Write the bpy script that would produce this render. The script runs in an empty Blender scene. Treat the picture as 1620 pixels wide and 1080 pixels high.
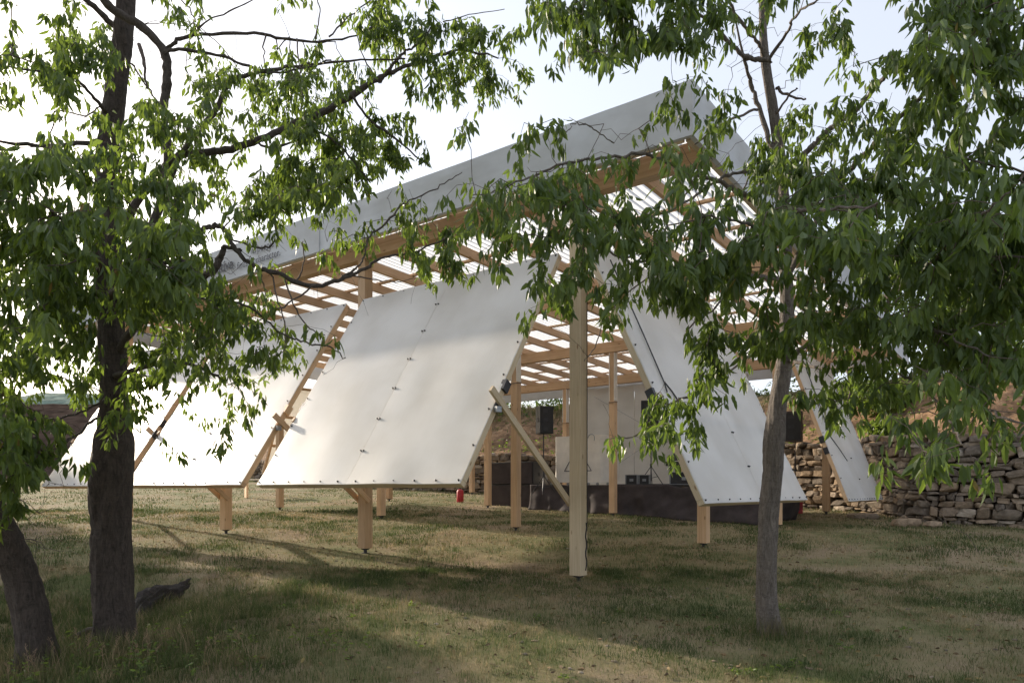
import bpy, bmesh, math, random
import numpy as np
from mathutils import Vector, Matrix
R = math.radians
random.seed(7)
rng = np.random.default_rng(11)
C = bpy.context.scene.collection

# ------------------------------------------------------------------ camera
F = 1146.5; CX = 810.0; HY = 775.0            # focal length, axis and horizon in photo pixels (1620 wide)
cam_d = bpy.data.cameras.new("camera"); cam = bpy.data.objects.new("camera", cam_d); C.objects.link(cam)
cam.location = (0, 0, 0); cam.rotation_euler = (R(90), 0, 0)
cam_d.sensor_width = 36.0; cam_d.lens = 36.0 * F / 1620.0
cam_d.shift_y = (HY - 540.0) / 1620.0
cam_d.clip_start = 0.05; cam_d.clip_end = 5000
bpy.context.scene.camera = cam

# ------------------------------------------------------------------ light
SUN_EL = 21.0; SUN_AZ = 49.7                    # azimuth to the left of straight ahead
w = bpy.data.worlds.new("World"); bpy.context.scene.world = w; w.use_nodes = True
nt = w.node_tree; nt.nodes.clear()
sky = nt.nodes.new('ShaderNodeTexSky'); sky.sky_type = 'NISHITA'; sky.sun_disc = False
sky.sun_elevation = R(SUN_EL); sky.sun_rotation = R(-SUN_AZ)
sky.air_density = 1.0; sky.dust_density = 3.5; sky.ozone_density = 1.0; sky.altitude = 200
hs = nt.nodes.new('ShaderNodeHueSaturation'); hs.inputs['Saturation'].default_value = 0.75
bg = nt.nodes.new('ShaderNodeBackground'); bg.inputs[1].default_value = 0.14
wo = nt.nodes.new('ShaderNodeOutputWorld')
nt.links.new(sky.outputs[0], hs.inputs['Color']); veil = nt.nodes.new('ShaderNodeMixRGB'); veil.inputs[0].default_value = 0.55; veil.inputs[2].default_value = (3.85, 4.0, 4.4, 1)   # thin even cloud veil
nt.links.new(hs.outputs[0], veil.inputs[1]); nt.links.new(veil.outputs[0], bg.inputs[0]); nt.links.new(bg.outputs[0], wo.inputs[0])
sd = bpy.data.lights.new("sun", 'SUN'); sd.energy = 3.5; sd.angle = R(1.0); sd.color = (1.0, 0.87, 0.70)
so = bpy.data.objects.new("sun", sd); C.objects.link(so)
to_sun = Vector((-math.sin(R(SUN_AZ)) * math.cos(R(SUN_EL)), math.cos(R(SUN_AZ)) * math.cos(R(SUN_EL)), math.sin(R(SUN_EL))))
so.rotation_euler = to_sun.to_track_quat('Z', 'Y').to_euler()
vs = bpy.context.scene.view_settings
vs.view_transform = 'Standard'; vs.look = 'None'; vs.exposure = 1.0; vs.gamma = 1.0

# ------------------------------------------------------------------ materials
def mat(name):
    m = bpy.data.materials.new(name); m.use_nodes = True
    n = m.node_tree; b = n.nodes['Principled BSDF']
    return m, n, b
def N(n, typ, **kw):
    x = n.nodes.new(typ)
    for k, v in kw.items():
        if k in x.inputs: x.inputs[k].default_value = v
        else: setattr(x, k, v)
    return x
def ramp(n, src, stops):
    r = n.nodes.new('ShaderNodeValToRGB'); e = r.color_ramp.elements
    while len(e) < len(stops): e.new(0.5)
    for el, (p, c) in zip(e, stops): el.position = p; el.color = (c[0], c[1], c[2], 1)
    n.links.new(src, r.inputs[0]); return r
def plain(name, col, rough=0.7, metal=0.0, var=0.12, scale=6.0, bump=0.0):
    m, n, b = mat(name)
    tc = N(n, 'ShaderNodeTexCoord'); no = N(n, 'ShaderNodeTexNoise', Scale=scale, Detail=6.0, Roughness=0.6)
    n.links.new(tc.outputs['Object'], no.inputs['Vector'])
    c0 = [c * (1 - var) for c in col]; c1 = [min(1, c * (1 + var)) for c in col]
    r = ramp(n, no.outputs[0], [(0.3, c0), (0.7, c1)])
    n.links.new(r.outputs[0], b.inputs['Base Color']); b.inputs['Roughness'].default_value = rough; b.inputs['Metallic'].default_value = metal
    if bump:
        bp = N(n, 'ShaderNodeBump', Strength=bump, Distance=0.02); n.links.new(no.outputs[0], bp.inputs['Height']); n.links.new(bp.outputs[0], b.inputs['Normal'])
    return m
def wood(name, ca, cb):
    m, n, b = mat(name)
    tc = N(n, 'ShaderNodeTexCoord'); oi = N(n, 'ShaderNodeObjectInfo')
    add = N(n, 'ShaderNodeVectorMath', operation='ADD')
    sc = N(n, 'ShaderNodeVectorMath', operation='SCALE'); sc.inputs[3].default_value = 37.0
    cmb = N(n, 'ShaderNodeCombineXYZ')
    for i in range(3): n.links.new(oi.outputs['Random'], cmb.inputs[i])
    n.links.new(cmb.outputs[0], sc.inputs[0]); n.links.new(tc.outputs['Object'], add.inputs[0]); n.links.new(sc.outputs[0], add.inputs[1])
    mp = N(n, 'ShaderNodeMapping'); mp.inputs['Scale'].default_value = (0.7, 26, 26); n.links.new(add.outputs[0], mp.inputs[0])
    no = N(n, 'ShaderNodeTexNoise', Scale=1.6, Detail=7.0, Roughness=0.65, Distortion=0.6); n.links.new(mp.outputs[0], no.inputs[0])
    no2 = N(n, 'ShaderNodeTexNoise', Scale=1.2, Detail=3.0); n.links.new(add.outputs[0], no2.inputs[0])
    r = ramp(n, no.outputs[0], [(0.32, ca), (0.66, cb)])
    mp2 = N(n, 'ShaderNodeMapping'); mp2.inputs['Scale'].default_value = (2.2, 7, 7); n.links.new(add.outputs[0], mp2.inputs[0])
    vo = N(n, 'ShaderNodeTexVoronoi', Scale=1.0); n.links.new(mp2.outputs[0], vo.inputs[0])
    kr = ramp(n, vo.outputs['Distance'], [(0.05, (0.35, 0.22, 0.13)), (0.12, (1, 1, 1))])
    mx = N(n, 'ShaderNodeMixRGB', blend_type='MULTIPLY'); mx.inputs[0].default_value = 0.8
    n.links.new(r.outputs[0], mx.inputs[1]); n.links.new(kr.outputs[0], mx.inputs[2])
    h = N(n, 'ShaderNodeHueSaturation'); mr = N(n, 'ShaderNodeMapRange'); mr.inputs[3].default_value = 0.82; mr.inputs[4].default_value = 1.12
    n.links.new(oi.outputs['Random'], mr.inputs[0]); n.links.new(mr.outputs[0], h.inputs['Value'])
    n.links.new(mx.outputs[0], h.inputs['Color'])
    mx2 = N(n, 'ShaderNodeMixRGB', blend_type='MULTIPLY'); mx2.inputs[0].default_value = 0.5
    r2 = ramp(n, no2.outputs[0], [(0.35, (0.72, 0.7, 0.68)), (0.6, (1, 1, 1))])
    n.links.new(h.outputs[0], mx2.inputs[1]); n.links.new(r2.outputs[0], mx2.inputs[2])
    n.links.new(mx2.outputs[0], b.inputs['Base Color']); b.inputs['Roughness'].default_value = 0.62
    bp = N(n, 'ShaderNodeBump', Strength=0.25, Distance=0.004); n.links.new(no.outputs[0], bp.inputs['Height']); n.links.new(bp.outputs[0], b.inputs['Normal'])
    return m
def translucent_sheet(name, col, tr, trcol, stripes=None, rough=0.45):
    m, n, b = mat(name)
    tc = N(n, 'ShaderNodeTexCoord')
    mp = N(n, 'ShaderNodeMapping'); mp.inputs['Scale'].default_value = stripes or (1, 1, 1)
    n.links.new(tc.outputs['Object'], mp.inputs[0])
    no = N(n, 'ShaderNodeTexNoise', Scale=1.0, Detail=6.0, Roughness=0.6); n.links.new(mp.outputs[0], no.inputs[0])
    r = ramp(n, no.outputs[0], [(0.3, [c * (0.95 if stripes and stripes[0] > 30 else 0.86) for c in col]), (0.7, col)])
    no2 = N(n, 'ShaderNodeTexNoise', Scale=0.9, Detail=4.0); n.links.new(tc.outputs['Object'], no2.inputs[0])
    r2 = ramp(n, no2.outputs[0], [(0.30, (0.80, 0.785, 0.755)), (0.60, (1, 1, 1))])
    mx = N(n, 'ShaderNodeMixRGB', blend_type='MULTIPLY'); mx.inputs[0].default_value = 1
    n.links.new(r.outputs[0], mx.inputs[1]); n.links.new(r2.outputs[0], mx.inputs[2])
    n.links.new(mx.outputs[0], b.inputs['Base Color']); b.inputs['Roughness'].default_value = rough
    t = N(n, 'ShaderNodeBsdfTranslucent'); t.inputs[0].default_value = (*trcol, 1)
    ms = N(n, 'ShaderNodeMixShader'); ms.inputs[0].default_value = tr
    out = n.nodes['Material Output']
    n.links.new(b.outputs[0], ms.inputs[1]); n.links.new(t.outputs[0], ms.inputs[2]); n.links.new(ms.outputs[0], out.inputs[0])
    bp = N(n, 'ShaderNodeBump', Strength=0.12, Distance=0.03); n.links.new(no2.outputs[0], bp.inputs['Height']); n.links.new(bp.outputs[0], b.inputs['Normal'])
    return m
def leaf_mat(name, dark, light, trk=(0.28, 0.40, 0.05), tr=0.43):
    m, n, b = mat(name)
    at = N(n, 'ShaderNodeAttribute', attribute_name='tone')
    r = ramp(n, at.outputs['Fac'], [(0.0, dark), (0.75, light), (0.93, (light[0] * 1.9, light[1] * 1.35, light[2])), (1.0, (0.22, 0.10, 0.04))])
    n.links.new(r.outputs[0], b.inputs['Base Color']); b.inputs['Roughness'].default_value = 0.42
    b.inputs['Specular IOR Level'].default_value = 0.45
    t = N(n, 'ShaderNodeBsdfTranslucent')
    hs2 = N(n, 'ShaderNodeMixRGB', blend_type='ADD'); hs2.inputs[0].default_value = 1.0
    r2 = ramp(n, at.outputs['Fac'], [(0.0, [c * 0.6 for c in trk]), (1.0, trk)])
    n.links.new(r2.outputs[0], t.inputs[0])
    ms = N(n, 'ShaderNodeMixShader'); ms.inputs[0].default_value = tr
    n.links.new(b.outputs[0], ms.inputs[1]); n.links.new(t.outputs[0], ms.inputs[2]); n.links.new(ms.outputs[0], n.nodes['Material Output'].inputs[0])
    return m
def attr_mat(name, stops, rough=0.85, bump=0.0, scale=8.0, mult=None, tr=0.0, trc=(0.3, 0.35, 0.08)):
    m, n, b = mat(name)
    at = N(n, 'ShaderNodeAttribute', attribute_name='tone'); r = ramp(n, at.outputs['Fac'], stops)
    tc = N(n, 'ShaderNodeTexCoord'); no = N(n, 'ShaderNodeTexNoise', Scale=scale, Detail=8.0, Roughness=0.65); n.links.new(tc.outputs['Object'], no.inputs[0])
    r2 = ramp(n, no.outputs[0], [(0.28, (0.55, 0.53, 0.5)), (0.7, (1.15, 1.12, 1.08))])
    mx = N(n, 'ShaderNodeMixRGB', blend_type='MULTIPLY'); mx.inputs[0].default_value = 1.0
    n.links.new(r.outputs[0], mx.inputs[1]); n.links.new(r2.outputs[0], mx.inputs[2]); n.links.new(mx.outputs[0], b.inputs['Base Color'])
    b.inputs['Roughness'].default_value = rough
    if bump:
        bp = N(n, 'ShaderNodeBump', Strength=bump, Distance=0.05); n.links.new(no.outputs[0], bp.inputs['Height']); n.links.new(bp.outputs[0], b.inputs['Normal'])
    if tr:
        t = N(n, 'ShaderNodeBsdfTranslucent'); n.links.new(mx.outputs[0], t.inputs[0])
        ms = N(n, 'ShaderNodeMixShader'); ms.inputs[0].default_value = tr
        n.links.new(b.outputs[0], ms.inputs[1]); n.links.new(t.outputs[0], ms.inputs[2]); n.links.new(ms.outputs[0], n.nodes['Material Output'].inputs[0])
    return m
def bark_mat(name, ca, cb, s=1.0):
    m, n, b = mat(name)
    tc = N(n, 'ShaderNodeTexCoord')
    mp = N(n, 'ShaderNodeMapping'); mp.inputs['Scale'].default_value = (6 * s, 6 * s, 26 * s); n.links.new(tc.outputs['Object'], mp.inputs[0])
    no = N(n, 'ShaderNodeTexNoise', Scale=1.0, Detail=9.0, Roughness=0.72, Distortion=1.6); n.links.new(mp.outputs[0], no.inputs[0])
    mp2 = N(n, 'ShaderNodeMapping'); mp2.inputs['Scale'].default_value = (17 * s, 17 * s, 4.2 * s); n.links.new(tc.outputs['Object'], mp2.inputs[0])
    no2 = N(n, 'ShaderNodeTexNoise', Scale=1.0, Detail=9.0, Roughness=0.75, Distortion=2.2); n.links.new(mp2.outputs[0], no2.inputs[0])
    ad = N(n, 'ShaderNodeMath', operation='MULTIPLY_ADD'); ad.inputs[1].default_value = 0.55
    n.links.new(no.outputs[0], ad.inputs[0])
    ad2 = N(n, 'ShaderNodeMath', operation='MULTIPLY'); ad2.inputs[1].default_value = 1.45; n.links.new(no2.outputs[0], ad2.inputs[0]); n.links.new(ad2.outputs[0], ad.inputs[2])
    hf = N(n, 'ShaderNodeMath', operation='MULTIPLY'); hf.inputs[1].default_value = 0.5; n.links.new(ad.outputs[0], hf.inputs[0])
    r = ramp(n, hf.outputs[0], [(0.36, ca), (0.62, cb)])
    n.links.new(r.outputs[0], b.inputs['Base Color']); b.inputs['Roughness'].default_value = 0.88
    bp = N(n, 'ShaderNodeBump', Strength=1.0, Distance=0.06); n.links.new(hf.outputs[0], bp.inputs['Height']); n.links.new(bp.outputs[0], b.inputs['Normal'])
    return m
def ground_mat(name):
    m, n, b = mat(name)
    tc = N(n, 'ShaderNodeTexCoord')
    big = N(n, 'ShaderNodeTexNoise', Scale=0.45, Detail=6.0, Roughness=0.62); n.links.new(tc.outputs['Object'], big.inputs[0])
    mid = N(n, 'ShaderNodeTexNoise', Scale=3.5, Detail=9.0, Roughness=0.7); n.links.new(tc.outputs['Object'], mid.inputs[0])
    fin = N(n, 'ShaderNodeTexNoise', Scale=38, Detail=6.0, Roughness=0.75); n.links.new(tc.outputs['Object'], fin.inputs[0])
    a = N(n, 'ShaderNodeMath', operation='MULTIPLY_ADD'); a.inputs[1].default_value = 0.45
    n.links.new(mid.outputs[0], a.inputs[0]); n.links.new(big.outputs[0], a.inputs[2])
    sb = N(n, 'ShaderNodeMath', operation='MULTIPLY_ADD'); sb.inputs[1].default_value = 0.25; n.links.new(fin.outputs[0], sb.inputs[0]); n.links.new(a.outputs[0], sb.inputs[2])
    r = ramp(n, sb.outputs[0], [(0.60, (0.15, 0.115, 0.078)), (0.73, (0.27, 0.21, 0.135)), (0.86, (0.205, 0.18, 0.096)), (0.99, (0.125, 0.135, 0.056))])
    rb = ramp(n, mid.outputs[0], [(0.35, (0.10, 0.065, 0.040)), (0.55, (0.27, 0.165, 0.095)), (0.72, (0.36, 0.27, 0.18))])
    at_ = N(n, 'ShaderNodeAttribute', attribute_name='tone'); mb_ = N(n, 'ShaderNodeMixRGB'); n.links.new(at_.outputs['Fac'], mb_.inputs[0]); n.links.new(r.outputs[0], mb_.inputs[1]); n.links.new(rb.outputs[0], mb_.inputs[2]); r = mb_
    r3 = ramp(n, fin.outputs[0], [(0.3, (0.55, 0.55, 0.55)), (0.7, (1.3, 1.3, 1.3))])
    mx = N(n, 'ShaderNodeMixRGB', blend_type='MULTIPLY'); mx.inputs[0].default_value = 0.8
    n.links.new(r.outputs[0], mx.inputs[1]); n.links.new(r3.outputs[0], mx.inputs[2]); n.links.new(mx.outputs[0], b.inputs['Base Color'])
    b.inputs['Roughness'].default_value = 0.95; b.inputs['Specular IOR Level'].default_value = 0.1
    bp = N(n, 'ShaderNodeBump', Strength=0.7, Distance=0.05); n.links.new(sb.outputs[0], bp.inputs['Height']); n.links.new(bp.outputs[0], b.inputs['Normal'])
    return m

M = {}
M['wood'] = wood('spruce', (0.62, 0.39, 0.215), (0.79, 0.55, 0.34))
M['woodgrey'] = wood('pale_spruce', (0.55, 0.43, 0.28), (0.70, 0.57, 0.39))
M['panel'] = translucent_sheet('polycarbonate', (0.92, 0.91, 0.895), 0.42, (0.86, 0.84, 0.80), (34, 1.2, 1), 0.35)
M['roof'] = translucent_sheet('corrugated_plastic', (0.76, 0.78, 0.80), 0.55, (0.74, 0.76, 0.78), (12, 1, 1), 0.3)
M['fabric'] = translucent_sheet('fascia_fabric', (0.64, 0.66, 0.69), 0.10, (0.5, 0.5, 0.5), (2.2, 5, 5), 0.7)
M['backsheet'] = translucent_sheet('back_sheet', (0.82, 0.81, 0.79), 0.40, (0.80, 0.78, 0.74), (1, 1, 3), 0.5)
M['black'] = plain('black_plastic', (0.018, 0.018, 0.020), 0.5, 0, 0.3, 20)
M['steel'] = plain('galvanised_steel', (0.30, 0.31, 0.32), 0.45, 0.8, 0.2, 30)
M['darksteel'] = plain('dark_steel', (0.05, 0.05, 0.055), 0.5, 0.5, 0.2, 30)
M['cloth'] = plain('black_cloth', (0.050, 0.040, 0.040), 0.92, 0, 0.35, 3, 0.3)
M['red'] = plain('red_paint', (0.42, 0.02, 0.03), 0.4, 0, 0.2, 8)
M['white'] = plain('white_board', (0.80, 0.75, 0.67), 0.6, 0, 0.10, 3)
M['brownspk'] = plain('brown_speaker', (0.075, 0.052, 0.042), 0.55, 0, 0.2, 20)
M['text'] = plain('grey_print', (0.10, 0.10, 0.11), 0.8, 0, 0.05, 3)
M['leafL'] = leaf_mat('cherry_leaf', (0.042, 0.072, 0.022), (0.095, 0.140, 0.036))
M['leafR'] = leaf_mat('cherry_leaf_right', (0.044, 0.075, 0.027), (0.098, 0.146, 0.042), (0.26, 0.38, 0.05), 0.43)
M['leafB'] = leaf_mat('shrub_leaf', (0.035, 0.062, 0.02), (0.085, 0.13, 0.035))
M['barkL'] = bark_mat('dark_bark', (0.024, 0.018, 0.015), (0.125, 0.095, 0.078))
M['limbL'] = bark_mat('limb_bark', (0.055, 0.043, 0.036), (0.16, 0.13, 0.11), 1.6)
M['log'] = bark_mat('rotten_wood', (0.012, 0.010, 0.009), (0.06, 0.045, 0.036))
M['barkR'] = bark_mat('grey_bark', (0.075, 0.060, 0.050), (0.27, 0.23, 0.195), 1.3)
M['twig'] = plain('twig_bark', (0.10, 0.075, 0.062), 0.85, 0, 0.3, 12)
M['ground'] = ground_mat('meadow_soil')
M['grass'] = attr_mat('grass_blade', [(0.0, (0.05, 0.088, 0.020)), (0.35, (0.095, 0.135, 0.035)), (0.6, (0.24, 0.20, 0.105)), (1.0, (0.50, 0.40, 0.25))], 0.7, 0, 3.0, tr=0.35)
M['stone'] = attr_mat('field_stone', [(0.0, (0.13, 0.112, 0.095)), (0.35, (0.24, 0.205, 0.172)), (0.65, (0.33, 0.25, 0.175)), (1.0, (0.50, 0.455, 0.40))], 0.9, 0.8, 7.0)
M['field'] = plain('bare_brown_field', (0.050, 0.037, 0.030), 0.95, 0, 0.6, 0.9, 0.8)
M['soil'] = plain('wall_soil', (0.06, 0.045, 0.033), 0.98, 0, 0.5, 5, 0.5)
M['field'].node_tree.nodes['Principled BSDF'].inputs['Specular IOR Level'].default_value = 0.0
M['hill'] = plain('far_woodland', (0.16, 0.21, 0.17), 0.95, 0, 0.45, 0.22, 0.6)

for q_ in ('hill', 'soil', 'stone', 'litter_'):
    if q_ in M: M[q_].node_tree.nodes['Principled BSDF'].inputs['Specular IOR Level'].default_value = 0.05
# ------------------------------------------------------------------ helpers
def link(name, mesh, m=None, parent=None, mw=None):
    o = bpy.data.objects.new(name, mesh); C.objects.link(o)
    if m is not None and not mesh.materials: mesh.materials.append(m)
    place(o, parent, mw); return o
WM = {}
def place(o, parent=None, mw=None):
    mw = mw or Matrix.Identity(4); WM[o] = mw.copy()
    if parent is not None: o.parent = parent; o.matrix_basis = WM[parent].inverted() @ mw
    else: o.matrix_basis = mw
def empty(name, loc, rz=0.0):
    o = bpy.data.objects.new(name, None); o.empty_display_size = 0.2; C.objects.link(o)
    place(o, None, Matrix.Translation(loc) @ Matrix.Rotation(rz, 4, 'Z')); return o
def tag(o, label=None, cat=None, group=None, kind=None):
    if label: o['label'] = label
    if cat: o['category'] = cat
    if group: o['group'] = group
    if kind: o['kind'] = kind
    return o
class MB:
    def __init__(s): s.v = []; s.f = []
    def add(s, vs, fs):
        b = len(s.v); s.v += [tuple(p) for p in vs]; s.f += [tuple(i + b for i in f) for f in fs]; return s
    def box(s, x0, x1, y0, y1, z0, z1, mtx=None):
        vs = [Vector((x, y, z)) for x in (x0, x1) for y in (y0, y1) for z in (z0, z1)]
        if mtx: vs = [mtx @ p for p in vs]
        return s.add(vs, [(0, 1, 3, 2), (4, 6, 7, 5), (0, 4, 5, 1), (2, 3, 7, 6), (0, 2, 6, 4), (1, 5, 7, 3)])
    def tube(s, pts, rad, n=8, cap=True):
        pts = [Vector(p) for p in pts]; rad = rad if isinstance(rad, (list, tuple)) else [rad] * len(pts)
        rings = []
        up = Vector((0.13, 0.21, 1)).normalized()
        for i, p in enumerate(pts):
            d = (pts[min(i + 1, len(pts) - 1)] - pts[max(i - 1, 0)]).normalized()
            a = d.cross(up)
            if a.length < 0.05: a = d.cross(Vector((1, 0, 0)))
            a.normalize(); b2 = d.cross(a)
            rings.append([p + (a * math.cos(2 * math.pi * k / n) + b2 * math.sin(2 * math.pi * k / n)) * rad[i] for k in range(n)])
        vs = [q for r_ in rings for q in r_]; fs = []
        for i in range(len(pts) - 1):
            for k in range(n):
                k2 = (k + 1) % n; fs.append((i * n + k, i * n + k2, (i + 1) * n + k2, (i + 1) * n + k))
        if cap: fs.append(tuple(range(n))[::-1]); fs.append(tuple((len(pts) - 1) * n + k for k in range(n)))
        return s.add(vs, fs)
    def lathe(s, prof, n=16, mtx=None):
        vs = [Vector((r_ * math.cos(2 * math.pi * k / n), r_ * math.sin(2 * math.pi * k / n), z)) for r_, z in prof for k in range(n)]
        if mtx: vs = [mtx @ p for p in vs]
        fs = [(i * n + k, i * n + (k + 1) % n, (i + 1) * n + (k + 1) % n, (i + 1) * n + k) for i in range(len(prof) - 1) for k in range(n)]
        fs += [tuple(range(n))[::-1], tuple((len(prof) - 1) * n + k for k in range(n))]
        return s.add(vs, fs)
    def mesh(s, name, smooth=False):
        me = bpy.data.meshes.new(name); me.from_pydata(s.v, [], s.f); me.validate()
        bm = bmesh.new(); bm.from_mesh(me); bmesh.ops.recalc_face_normals(bm, faces=bm.faces); bm.to_mesh(me); bm.free()
        if smooth: me.shade_smooth()
        me.update(); return me
    def build(s, name, m, parent=None, mw=None, smooth=False, bevel=0):
        me = s.mesh(name, smooth)
        if mw is not None and parent is not None and mw == 'world': mw = None
        o = link(name, me, m, parent, mw)
        if bevel:
            md = o.modifiers.new('bevel', 'BEVEL'); md.width = bevel; md.segments = 2; md.limit_method = 'ANGLE'
        return o
def np_mesh(name, V, Fq, tone=None, smooth=False):
    """V (n,3), Fq list of int arrays (m,k) of mixed face sizes"""
    me = bpy.data.meshes.new(name)
    loops = np.concatenate([f.ravel() for f in Fq]).astype(np.int32)
    sizes = np.concatenate([np.full(len(f), f.shape[1], np.int32) for f in Fq])
    me.vertices.add(len(V)); me.vertices.foreach_set('co', np.ascontiguousarray(V, np.float32).ravel())
    me.loops.add(len(loops)); me.loops.foreach_set('vertex_index', loops)
    me.polygons.add(len(sizes)); me.polygons.foreach_set('loop_start', np.concatenate([[0], np.cumsum(sizes)[:-1]]).astype(np.int32))
    me.update(calc_edges=True)
    if tone is not None:
        a = me.attributes.new('tone', 'FLOAT', 'POINT'); a.data.foreach_set('value', np.ascontiguousarray(tone, np.float32))
    me.polygons.foreach_set('use_smooth', np.full(len(sizes), smooth, bool))
    me.update(); return me
_G = np.random.default_rng(5).random((257, 257))
def vnoise(x, y):
    x = np.asarray(x, float); y = np.asarray(y, float)
    xi = np.floor(x).astype(int); yi = np.floor(y).astype(int); fx = x - xi; fy = y - yi
    fx = fx * fx * (3 - 2 * fx); fy = fy * fy * (3 - 2 * fy); a = _G
    g = lambda i, j: a[i % 256, j % 256]
    return (g(xi, yi) * (1 - fx) + g(xi + 1, yi) * fx) * (1 - fy) + (g(xi, yi + 1) * (1 - fx) + g(xi + 1, yi + 1) * fx) * fy
def fbm(x, y, o=4):
    s = 0; a = 1; t = 0
    for k in range(o): s = s + a * vnoise(x * 2 ** k + 17.3 * k, y * 2 ** k + 9.1 * k); t += a; a *= 0.5
    return s / t
def sstep(a, b, x):
    t = np.clip((x - a) / (b - a), 0, 1); return t * t * (3 - 2 * t)
def at(px, py, Y): return Vector(((px - CX) / F * Y, Y, (HY - py) / F * Y))

# pavilion frame: t runs along the long front (away to the left), c runs into depth, z up
TH = 0.651; P0 = Vector((1.047, 11.447, 0))
D1 = Vector((-math.cos(TH), math.sin(TH), 0)); D2 = Vector((math.sin(TH), math.cos(TH), 0))
def W(t, c, z=0.0): return P0 + D1 * t + D2 * c + Vector((0, 0, z))

# ------------------------------------------------------------------ terrain
WALL = np.array([(24, 15.5), (18, 17.3), (14.2, 19.5), (12.1, 21.0), (12.0, 23.0), (11.1, 25.5), (9.9, 27.5), (7.0, 30.0), (2.5, 32.6), (-3.5, 35), (-10.5, 39.5), (-18, 46), (-26, 56)], float)
def wall_sd(x, y):
    x = np.asarray(x, float); y = np.asarray(y, float)
    best = np.full(x.shape, 1e9); sg = np.zeros(x.shape)
    for (ax, ay), (bx, by) in zip(WALL[:-1], WALL[1:]):
        dx, dy = bx - ax, by - ay; L2 = dx * dx + dy * dy
        t = np.clip(((x - ax) * dx + (y - ay) * dy) / L2, 0, 1)
        px = ax + t * dx - x; py = ay + t * dy - y; d = np.hypot(px, py)
        cr = dx * (y - ay) - dy * (x - ax)
        m = d < best; best = np.where(m, d, best); sg = np.where(m, np.where(cr < 0, 1.0, -1.0), sg)
    return best * sg           # > 0 behind the wall
def base_z(x, y):
    yy = np.minimum(y, 60.0)
    z = -2.10 + 0.058 * yy - 0.004 * x
    z = z - 0.27 * sstep(-3.2, -5.2, x + 0.5 * (fbm(y * 0.9, x * 0.4) - 0.5)) * sstep(12.3, 11.3, y + 1.6 * (fbm(x * 0.7, y * 0.3 + 5) - 0.5))
    z = z + 0.16 * (fbm(x * 3.1, y * 3.1 + 2, 3) - 0.5) * sstep(-1.2, -4.0, x) * sstep(13.5, 11.0, y)
    z = z + 0.10 * (fbm(x * 0.5 + 3, y * 0.5) - 0.5) + 0.035 * (fbm(x * 2.2, y * 2.2 + 8) - 0.5)
    return z
def ground_z(x, y):
    z = base_z(x, y); d = wall_sd(x, y)
    bank = 1.62 + 2.9 * sstep(0.3, 6.5, d) + 0.02 * np.maximum(d - 6, 0) + 0.5 * (fbm(x * 0.8, y * 0.8) - 0.5) * sstep(0.3, 2, d) + 0.25 * (fbm(x * 2.4, y * 2.4) - 0.5) * sstep(0.3, 1.5, d)
    z = np.where(d > 0.05, z + (bank - z) * sstep(0.05, 0.35, d), z)
    return z
def gz(x, y): return float(ground_z(np.array([x]), np.array([y]))[0])
xs = np.concatenate([-np.geomspace(1500, 40, 14), np.arange(-36, -14, 0.8), np.arange(-14, 18, 0.16), np.arange(18, 40, 0.8), np.geomspace(42, 1500, 14)])
ys = np.concatenate([-np.geomspace(1500, 10, 10), np.arange(-8, 4, 1.0), np.arange(4, 14, 0.12), np.arange(14, 46, 0.2), np.arange(46, 80, 1.0), np.geomspace(82, 1800, 16)])
XX, YY = np.meshgrid(xs, ys, indexing='ij'); ZZ = ground_z(XX, YY)
V = np.stack([XX.ravel(), YY.ravel(), ZZ.ravel()], 1); nx, ny = XX.shape
ii, jj = np.meshgrid(np.arange(nx - 1), np.arange(ny - 1), indexing='ij'); a = (ii * ny + jj).ravel()
ground = link('ground', np_mesh('ground', V, [np.stack([a, a + ny, a + ny + 1, a + 1], 1)], tone=(sstep(0.1, 0.4, wall_sd(V[:, 0], V[:, 1])) * sstep(6.5, 4.0, wall_sd(V[:, 0], V[:, 1]) + 2.5 * (fbm(V[:, 0] * .8, V[:, 1] * .8) - 0.5))), smooth=True), M['ground'])
tag(ground, 'dry grassy meadow and the earth bank behind the stone wall', 'ground', kind='structure')

# brown field slope on the far left and wooded hill behind
def sheet(name, x0, x1, y0, y1, n, m_, fz, mt):
    X, Y = np.meshgrid(np.linspace(x0, x1, n), np.linspace(y0, y1, m_), indexing='ij'); Z = fz(X, Y)
    V = np.stack([X.ravel(), Y.ravel(), Z.ravel()], 1); i, j = np.meshgrid(np.arange(n - 1), np.arange(m_ - 1), indexing='ij'); a = (i * m_ + j).ravel()
    return link(name, np_mesh(name, V, [np.stack([a, a + m_, a + m_ + 1, a + 1], 1)], smooth=True), mt)
fld = sheet('field', -110, -21, 34, 100, 180, 140, lambda X, Y: -0.6 + (8.9 + 0.5 * fbm(X * .1, Y * .1)) * sstep(36, 74, Y) * sstep(-20, -27, X - (Y - 34) * -0.30) - 5 * sstep(78, 100, Y) + 0.25 * fbm(X * 1.3, Y * 1.3), M['field'])
tag(fld, 'bare dark brown field slope beyond the pavilion on the left', 'field', kind='structure')
hil = sheet('hill', -420, 60, 260, 460, 160, 60, lambda X, Y: -6 + 62 * sstep(255, 380, Y) * (0.55 + 0.45 * fbm(X * .012 + 2, Y * .004)) * sstep(60, -150, X) + 3.5 * fbm(X * .16, Y * .16, 3), M['hill'])
tag(hil, 'distant wooded hill above the brown field', 'hill', kind='structure')

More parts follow.
